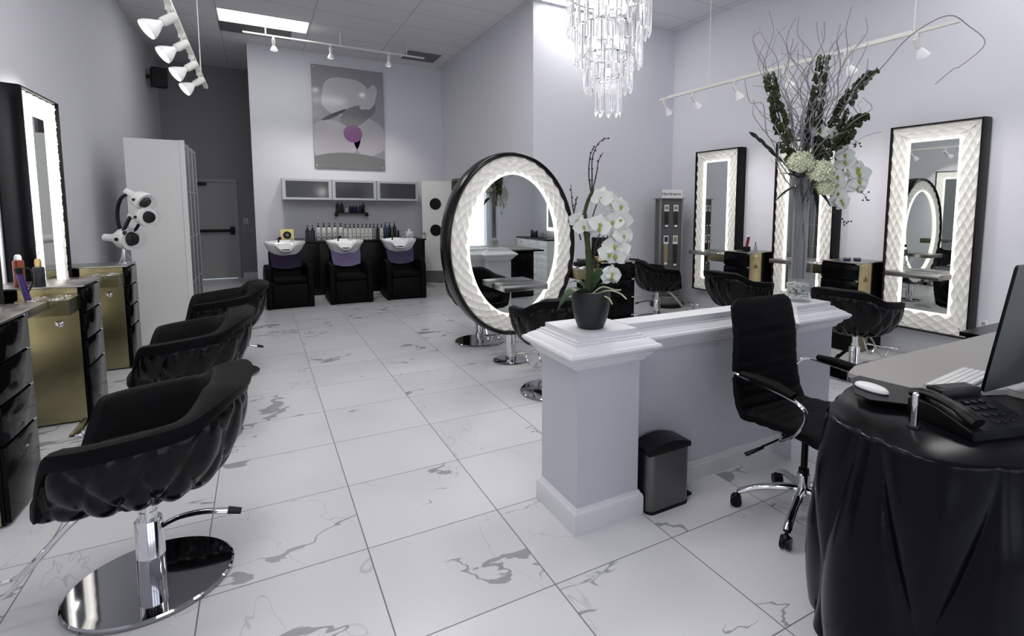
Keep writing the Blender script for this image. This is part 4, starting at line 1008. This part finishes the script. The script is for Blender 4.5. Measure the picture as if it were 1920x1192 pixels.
for pts in ([(0, .62), (.0, .72), (.0, .80), (.02, .86), (.05, .89), (.075, .895)], [(-.0, .62), (-.015, .72), (-.012, .80), (.0, .84), (.012, .86)], [(0, .64), (.02, .73), (.03, .79), (.05, .83)], [(-.05, .42), (-.085, .55), (-.095, .62), (-.10, .68)], [(-.085, .55), (-.075, .60), (-.07, .62)], [(.0, .3), (.02, .36), (.05, .42), (.06, .48)], [(-.10, .48), (-.085, .50), (-.07, .46)]):
    P = bez([lp_(a, h, .0) for a, h in pts], 5); tube(bm, P, [.0035*(1-.6*i/len(P)) for i in range(len(P))], 6)
    for q in P[4::3]: ball(bm, q+SD*rnd.uniform(-.005, .005), .0045, 1, (1, 1, 1.2))
obj('twigs', bm, TWIG, po)
bm = B()
for pts in ([(.02, .165, -.03), (.08, .19, -.07), (.13, .18, -.09), (.16, .155, -.10)], [(.04, .17, -.05), (.08, .155, -.09), (.095, .13, -.10)], [(.0, .165, -.04), (.05, .205, -.06), (.11, .19, -.05), (.14, .19, -.05)]):
    tube(bm, bez([lp_(*p) for p in pts], 6), .0035, 6)
obj('aerial_roots', bm, ROOT, po)

# ================================================================== THINGS ON THE DESK
t = thing('desk_phone', 'black desk phone with handset and raised screen on the glossy pedestal', 'phone', (2.00, .80, .801), math.radians(163))
bm = B(); poly = [(-.12, 0), (.12, 0), (.12, .030), (-.02, .060), (-.10, .066), (-.12, .055)]; prism(bm, [(a, b) for a, b in poly], -.13, .13, 'yz', .006); obj('base', bm, PBLK, t)
bm = B(); tube(bm, bez([(.10, -.12, .07), (.10, -.06, .085), (.10, .03, .075), (.10, .11, .05)], 5), [.022]*4+[.017]*8+[.022]*4, 12, True, (1.2, .75)); obj('handset', bm, PBLK, t)
bm = B(); box(bm, -.12, .05, -.125, -.06, .045, .092, .006); sc = obj('screen_housing', bm, PBLK, t); obj('screen', obox(-.10, .03, -.115, -.07, .0925, .0935), PBLK, sc, False)
bm = B()
for r_ in range(4):
    for c_ in range(3): box(bm, -.08+c_*.032, -.056+c_*.032, -.03+r_*.034, -.01+r_*.034, .058-r_*.008, .066-r_*.0085, .002)
obj('keypad', bm, PBLK, t)
bm = B(); tube(bm, [(-.15-.05*s/110+.011*math.cos(s*.9), .02+.07*math.sin(s/30)+.011*math.sin(s*.9), .012+.004*math.sin(s*.3)) for s in range(110)], .0028, 5); obj('curly_cord', bm, PBLK, t)
t = thing('chrome_pen', 'upright chrome pen stand beside the desk phone', 'pen stand', (1.80, .872, .801))
bm = B(); cyl(bm, (0, 0, .0), (0, 0, .108), .0098, None, 16); ball(bm, (0, 0, .108), .0098, 2); obj('rod', bm, CHROME, t)
bm = B(); lathe(bm, [(0, 0), (.02, 0), (.018, .006), (0, .008)], 20); obj('foot', bm, PBLK, t)
t = tag(obj('mouse_pad', prism(B(), [(1.855, 1.05), (1.875, 1.12), (2.03, 1.225), (2.09, 1.232), (2.125, .995), (2.10, .965), (1.93, .955)], .8225, .8265), PBLK, None, False), 'black mouse pad on the corner where pedestal and desk meet', 'mouse pad')
t = thing('computer_mouse', 'low white computer mouse on the black mouse pad', 'mouse', (1.96, 1.105, .827), math.radians(-6))
bm = B(); grid(bm, 28, 9, lambda u, v: V(.030*math.cos(2*PI*u)*math.cos(v*PI/2)**.45 if v < 1 else 0, .068*math.sin(2*PI*u)*math.cos(v*PI/2)**.45 if v < 1 else 0, .004+.018*math.sin(v*PI/2)), True); obj('shell', bm, WPLAS, t)
bm = B(); lathe(bm, [(0, 0), (.028, 0), (.029, .005), (0, .005)], 28, (0, 0, 0), 1, 2.25); obj('underside', bm, ALU, t)
# keyboard
t = thing('keyboard', 'slim white and silver keyboard beside the monitor', 'keyboard', (2.40, 1.00, .8225), math.radians(5))
obj('tray', obox(-.20, .20, -.058, .058, 0, .007, .002), ALU, t)
bm = B()
for r_ in range(5):
    n = 13 if r_ else 8
    for c_ in range(n): w_ = .382/n; box(bm, -.191+c_*w_+.001, -.191+(c_+1)*w_-.001, -.053+r_*.0215, -.0345+r_*.0215, .007, .0095)
obj('keys', bm, WPLAS, t, False)
# monitor
t = thing('desktop_monitor', 'large silver-backed desktop monitor cut off by the right edge', 'monitor', (2.535, .835, .8225), math.radians(180-4))
bm = B(); prism(bm, rrect(.65, .47, .015, 4, 0, .265), -.006, .004, 'xz'); xform(bm, Matrix.Rotation(math.radians(-9), 4, 'X')); sc = obj('screen', bm, BLACK, t)
bm = B(); 
def f(u, v):
    x = -.325+.65*u; z = .03+.47*v; e = min(1, 6*u, 6*(1-u), 6*v, 6*(1-v)); return V(x, .005+.035*math.sin(PI*u)*math.sin(PI*v)+.003*e, z)
grid(bm, 24, 20, f); xform(bm, Matrix.Rotation(math.radians(-9), 4, 'X')); obj('rear_shell', bm, DALU, t)
bm = B(); box(bm, -.10, .10, -.02, .17, 0, .006, .002); box(bm, -.09, .09, .10, .112, .0, .22, .004); obj('stand', bm, ALU, t)

# ================================================================== HAIR DISPLAY STAND
hd = thing('hair_display_stand', 'grey revolving pegboard stand of hair extensions in the alcove corner', 'display stand', (5.42, 6.30, 0), math.radians(-28))
bm = B(); lathe(bm, [(0, 0), (.26, 0), (.26, .05), (.25, .06), (0, .06)], 48); obj('turntable', bm, PBLK, hd)
bm = B(); lathe(bm, [(0, .06), (.235, .06), (.235, .16), (.22, .17), (0, .17)], 8); obj('plinth', bm, GREYM, hd, False)
obj('pegboard_column', obox(-.16, .16, -.16, .16, .17, 1.645), PEGB, hd, False)
bm = B()
for sx in (-1, 1):
    for sy in (-1, 1): box(bm, sx*.165-.012, sx*.165+.012, sy*.165-.012, sy*.165+.012, .17, 1.65)
obj('corner_posts', bm, GREYM, hd, False)
obj('top_plate', obox(-.20, .20, -.20, .20, 1.65, 1.662), GREYM, hd, False)
sg = tag(obj('header_sign', obox(-.155, .155, -.01, .0, 0, .13), CARD, None, False, (5.44, 6.26, 1.663), (0, 0, math.radians(-28))), 'small white header sign with black lettering on top of the stand', 'sign')
fc = bpy.data.curves.new('lettering', 'FONT'); fc.body = 'Hairdreams'; fc.size = .062; fc.align_x = 'CENTER'; fc.extrude = .0004; fc.offset = .0008; fo = bpy.data.objects.new('lettering', fc); C.objects.link(fo); fc.materials.append(INK)
bpy.context.view_layer.update(); me = bpy.data.meshes.new_from_object(fo); bpy.data.objects.remove(fo)
lo_ = bpy.data.objects.new('lettering', me); C.objects.link(lo_); lo_.parent = sg; lo_.location = (-.012, -.0108, .045); lo_.rotation_euler = (PI/2, 0, 0)
ME0 = Matrix.Translation((5.42, 6.30, 0)) @ Matrix.Rotation(math.radians(-28), 4, 'Z')
def hairpack(x, z, L, M, card, label, face='f'):
    loc = ME0 @ (V(x, -.172, z) if face == 'f' else V(.172, x, z)); rz = math.radians(-28)+(0 if face == 'f' else PI/2)
    t = thing('hair_extension_pack', label, 'hair extension', loc, rz, 'hair extension packs on the display stand')
    obj('header_card', obox(-.035, .035, -.012, -.004, -card, 0), CARD, t, False); obj('card_picture', obox(-.026, .026, -.0135, -.012, -card*.72, -.018), HAIRD if M is HAIRL else HAIRL, t, False)
    bm = B()
    for k in range(7): 
        xx = -.024+k*.008; tube(bm, bez([(xx, -.008, -card+.01), (xx*1.1+.002*math.sin(k), -.012, -card-L*.5), (xx*.8, -.008, -card-L)], 5), .0055, 6)
    obj('hair', bm, M, t); obj('price_tag', obox(-.022, .022, -.021, -.019, -card-L*.95, -card-L*.95+.028), CARD, t, False)
hairpack(-.075, 1.56, .24, HAIRD, .10, 'dark hair extension pack, upper left on the display stand')
hairpack(.065, 1.56, .24, HAIRD, .10, 'dark hair extension pack, upper right on the display stand')
hairpack(-.075, 1.10, .32, HAIRL, .13, 'blonde hair extension pack low on the display stand')
hairpack(.065, 1.10, .34, HAIRD, .13, 'dark hair extension pack next to the blonde one')

# outlets
for (loc, rz, lb) in (((XR-.001, 2.28, .36), -PI/2, 'white socket plate on the right wall by the big mirror'), ((-.25, YD-.001, 1.14), 0, 'light switch plate on the shaded wall beside the exit door')):
    t = thing('wall_plate', lb, 'socket' if rz else 'switch', loc, rz); obj('plate', obox(-.038, .038, -.006, 0, 0, .118, .003), CARD, t)
    obj('insert', obox(-.016, .016, -.008, -.005, .02, .05, .002), GREYM if not rz else ALU, t); obj('insert', obox(-.016, .016, -.008, -.005, .068, .098, .002), GREYM if not rz else ALU, t)

# ================================================================== HAIR PROCESSOR on the far left unit
hp = thing('hair_processor', 'white three-headed hair processor on black goosenecks beside the white cabinet', 'hair processor', (-1.115, 6.45, .9565))
bm = B(); lathe(bm, [(0, 0), (.05, 0), (.05, .008), (.018, .014), (.018, .16), (0, .16)], 24)
for a in (0, 2.1, 4.2): tube(bm, [(.0, 0, .12), (.07*math.cos(a), .07*math.sin(a), .005)], .004, 8)
obj('stand', bm, CHROME, hp)
def head(c, aim, s, necks):
    a = Vector(aim).normalized(); M = Matrix.Translation(c) @ a.to_track_quat('Z', 'X').to_matrix().to_4x4() @ Matrix.Diagonal((s, s, s, 1))
    bm = B(); lathe(bm, [(0, -.14), (.028, -.138), (.030, -.08), (.045, -.05), (.075, -.01), (.085, .04), (.084, .06), (0, .06)], 28); xform(bm, M); h = obj('heater_head', bm, WPLAS, hp)
    bm = B(); lathe(bm, [(.080, .062), (.078, .10), (.06, .13), (0, .14)], 24); xform(bm, M); obj('visor', bm, CLEAR, h)
    bm = B(); lathe(bm, [(0, .060), (.055, .060), (.045, .085), (0, .09)], 20); xform(bm, M); obj('heater_core', bm, PBLK, h)
    bm = B(); ball(bm, M @ V(.0, .085, .02), .014*s, 2); obj('adjust_knob', bm, PBLK, h)
    bm = B(); tube(bm, bez(necks, 6), .016, 10); obj('gooseneck', bm, PBLK, hp)
X_ = SD
head(X_*.0+V(0, 0, .235), X_*1+V(0, 0, -.05), 1.25, [V(0, 0, .17), V(0, -.04, .24), X_*.04+V(0, -.10, .30)])
head(X_*.20+V(0, 0, .44), X_*1+V(0, 0, -.04)-DD*.2, 1.05, [X_*-.02+V(0, -.07, .2), X_*.03+V(0, -.06, .33), X_*.08+V(0, 0, .44)])
head(X_*.17+V(0, .02, .61), X_*.8+V(0, 0, -.5), 1.0, [V(0, 0, .2), X_*-.04+V(0, 0, .44), X_*.0+V(0, 0, .60), X_*.08+V(0, .01, .66)])
bm = B(); tube(bm, bez([X_*.0+V(0, .03, .28), X_*.10+V(0, .05, .31), X_*.17+V(0, .03, .40)], 6), .014, 10); obj('gooseneck', bm, PBLK, hp)

# ================================================================== small tools on the units
def can(name, loc, prof, M, capM, capprof, label, cat):
    t = thing(name, label, cat, loc); bm = B(); lathe(bm, prof, 24); obj('body', bm, M, t); bm = B(); lathe(bm, capprof, 20); obj('cap', bm, capM, t); return t
can('spray_can', (-1.40, 4.90, .9555), [(0, 0), (.027, 0), (.028, .004), (.028, .165), (.022, .18), (0, .18)], COPPER, WPLAS, [(0, .18), (.018, .18), (.018, .20), (.012, .215), (0, .215)], 'copper coloured spray can with pale cap by the left wall mirror', 'spray can')
can('product_bottle', (-1.30, 4.885, .9555), [(0, 0), (.030, 0), (.031, .004), (.031, .12), (.026, .13), (0, .13)], BTLK, GOLD, [(0, .13), (.017, .13), (.018, .165), (.012, .185), (0, .185)], 'black bottle with gold cap by the left wall mirror', 'bottle')
t = thing('curling_iron', 'violet and black curling iron standing in the tool tray of the left wall', 'curling iron', (-1.29, 4.62, .897))
bm = B(); tube(bm, [(0, 0, 0), (-.01, 0, .06), (-.03, 0, .17)], [.016, .018, .016], 14); obj('barrel', bm, VIOLET, t); bm = B(); tube(bm, [(-.03, 0, .17), (-.035, 0, .21)], [.018, .020], 14); tube(bm, bez([(-.03, 0, .2), (.02, 0, .2), (.03, 0, .12), (.0, 0, .04)], 5), .004, 6); obj('handle', bm, PBLK, t)
# clipper charger on the right unit
t = thing('hair_clipper', 'burgundy hair clipper standing in its black charger on the right wall unit', 'clipper', (5.50, 4.84, .9555))
obj('charger', obox(-.035, .035, -.035, .035, 0, .06, .005), PBLK, t); bm = B(); tube(bm, [(0, 0, .05), (.005, -.01, .12), (.01, -.02, .19)], [.018, .022, .019], 12, True, (1, .8)); obj('body', bm, BURG, t); obj('blade', obox(-.012, .03, -.04, .0, .188, .212, .002), WPLAS, t)
t = thing('comb_jar', 'grey bristle brush beside the clipper charger', 'brush', (5.60, 4.78, .9555)); bm = B(); lathe(bm, [(0, 0), (.02, 0), (.02, .05), (.014, .08), (.0, .085)], 14); obj('body', bm, mat('grey_plastic', (.3, .3, .36), .4), t); obj('handle', cyl(B(), (0, 0, .08), (0, 0, .12), .006), PBLK, t)
for k, (x, y) in enumerate(((5.45, 3.42), (5.54, 3.36))):
    t = thing('wax_tin', 'round black tin on the right wall unit, %s' % ('nearer the chair' if k == 0 else 'nearer the wall'), 'tin', (x, y, .9555), 0, 'black tins'); bm = B(); lathe(bm, [(0, 0), (.034, 0), (.036, .004), (.036, .022), (0, .022)], 24); obj('tin', bm, BTLB, t); bm = B(); lathe(bm, [(0, .022), (.037, .022), (.037, .034), (0, .036)], 24); obj('lid', bm, GREYM, t)
# on the middle unit: hair dryer lying in the tray, black container and brass bowl
t = thing('hair_dryer', 'black hair dryer lying with its cord in the tool tray beside the oval mirror', 'hair dryer', (2.80, 4.56, .90), math.radians(200))
bm = B(); tube(bm, [(-.09, 0, .05), (-.05, 0, .05), (.03, 0, .05), (.07, 0, .05), (.12, 0, .048)], [.022, .036, .038, .028, .022], 16); obj('barrel', bm, PBLK, t); bm = B(); tube(bm, [(-.03, 0, .05), (-.05, .06, .02), (-.06, .12, .014)], [.019, .017, .015], 12); obj('handle', bm, PBLK, t); bm = B(); tube(bm, bez([(-.06, .12, .012), (-.02, .16, -.03), (.06, .14, -.12), (.05, .1, -.22), (.02, .13, -.26)], 6), .004, 6); obj('cord', bm, PBLK, t)
t = thing('storage_jar', 'square black container standing on the unit behind the orchid', 'container', (3.12, 4.72, .9555)); obj('body', obox(-.07, .07, -.07, .07, 0, .24, .01), PBLK, t); obj('front_label', obox(-.02, .02, -.0708, -.0695, .14, .20), BTLG, t, False)
t = thing('brass_bowl', 'shallow brass bowl on the unit behind the orchid', 'bowl', (3.02, 4.56, .9555)); bm = B(); lathe(bm, [(0, 0), (.03, 0), (.055, .025), (.062, .05), (.058, .05), (.05, .026), (0, .006)], 28); obj('bowl', bm, GOLD, t)

# ================================================================== behind the camera: white drawer cabinet and lit mirror seen in the oval mirror
wd = thing('white_drawer_chest', 'white chest of many drawers reflected in the oval mirror', 'chest of drawers', (5.28, -2.30, 0))
obj('carcass', obox(.02, .55, 0, 1.55, 0, .80), WLAM, wd, False); obj('worktop', obox(-.02, .55, -.01, 1.56, .80, .83, .003), PBLK, wd)
for c_ in range(3):
    for r_ in range(5):
        dr = obj('drawer', obox(0, .018, .01+c_*.515, .515+c_*.515, .03+r_*.154, .178+r_*.154, .002), WLAM, wd); obj('handle', obox(-.02, -.008, .18+c_*.515, .34+c_*.515, .10+r_*.154, .112+r_*.154, .003), CHROME, dr)
t = thing('lit_rectangular_mirror', 'plain lit mirror on the right wall above the white chest', 'mirror', (XR-.002, -1.30, .98)); obj('frame', obox(-.05, -.002, -.45, .45, 0, .95), LEDM, t, False); obj('mirror_glass', obox(-.055, -.05, -.37, .37, .08, .87), MIRR, t, False)
for k, (y, h) in enumerate(((-1.95, .16), (-1.83, .13), (-1.70, .15), (-1.5, .1), (-1.38, .11), (-1.26, .09))):
    bottle('round', BTLK if k < 3 else BTLG, .06, h, .03, 'styling product on the white chest seen only in reflection', (5.5, y, .8305), 'products on the white chest', False)
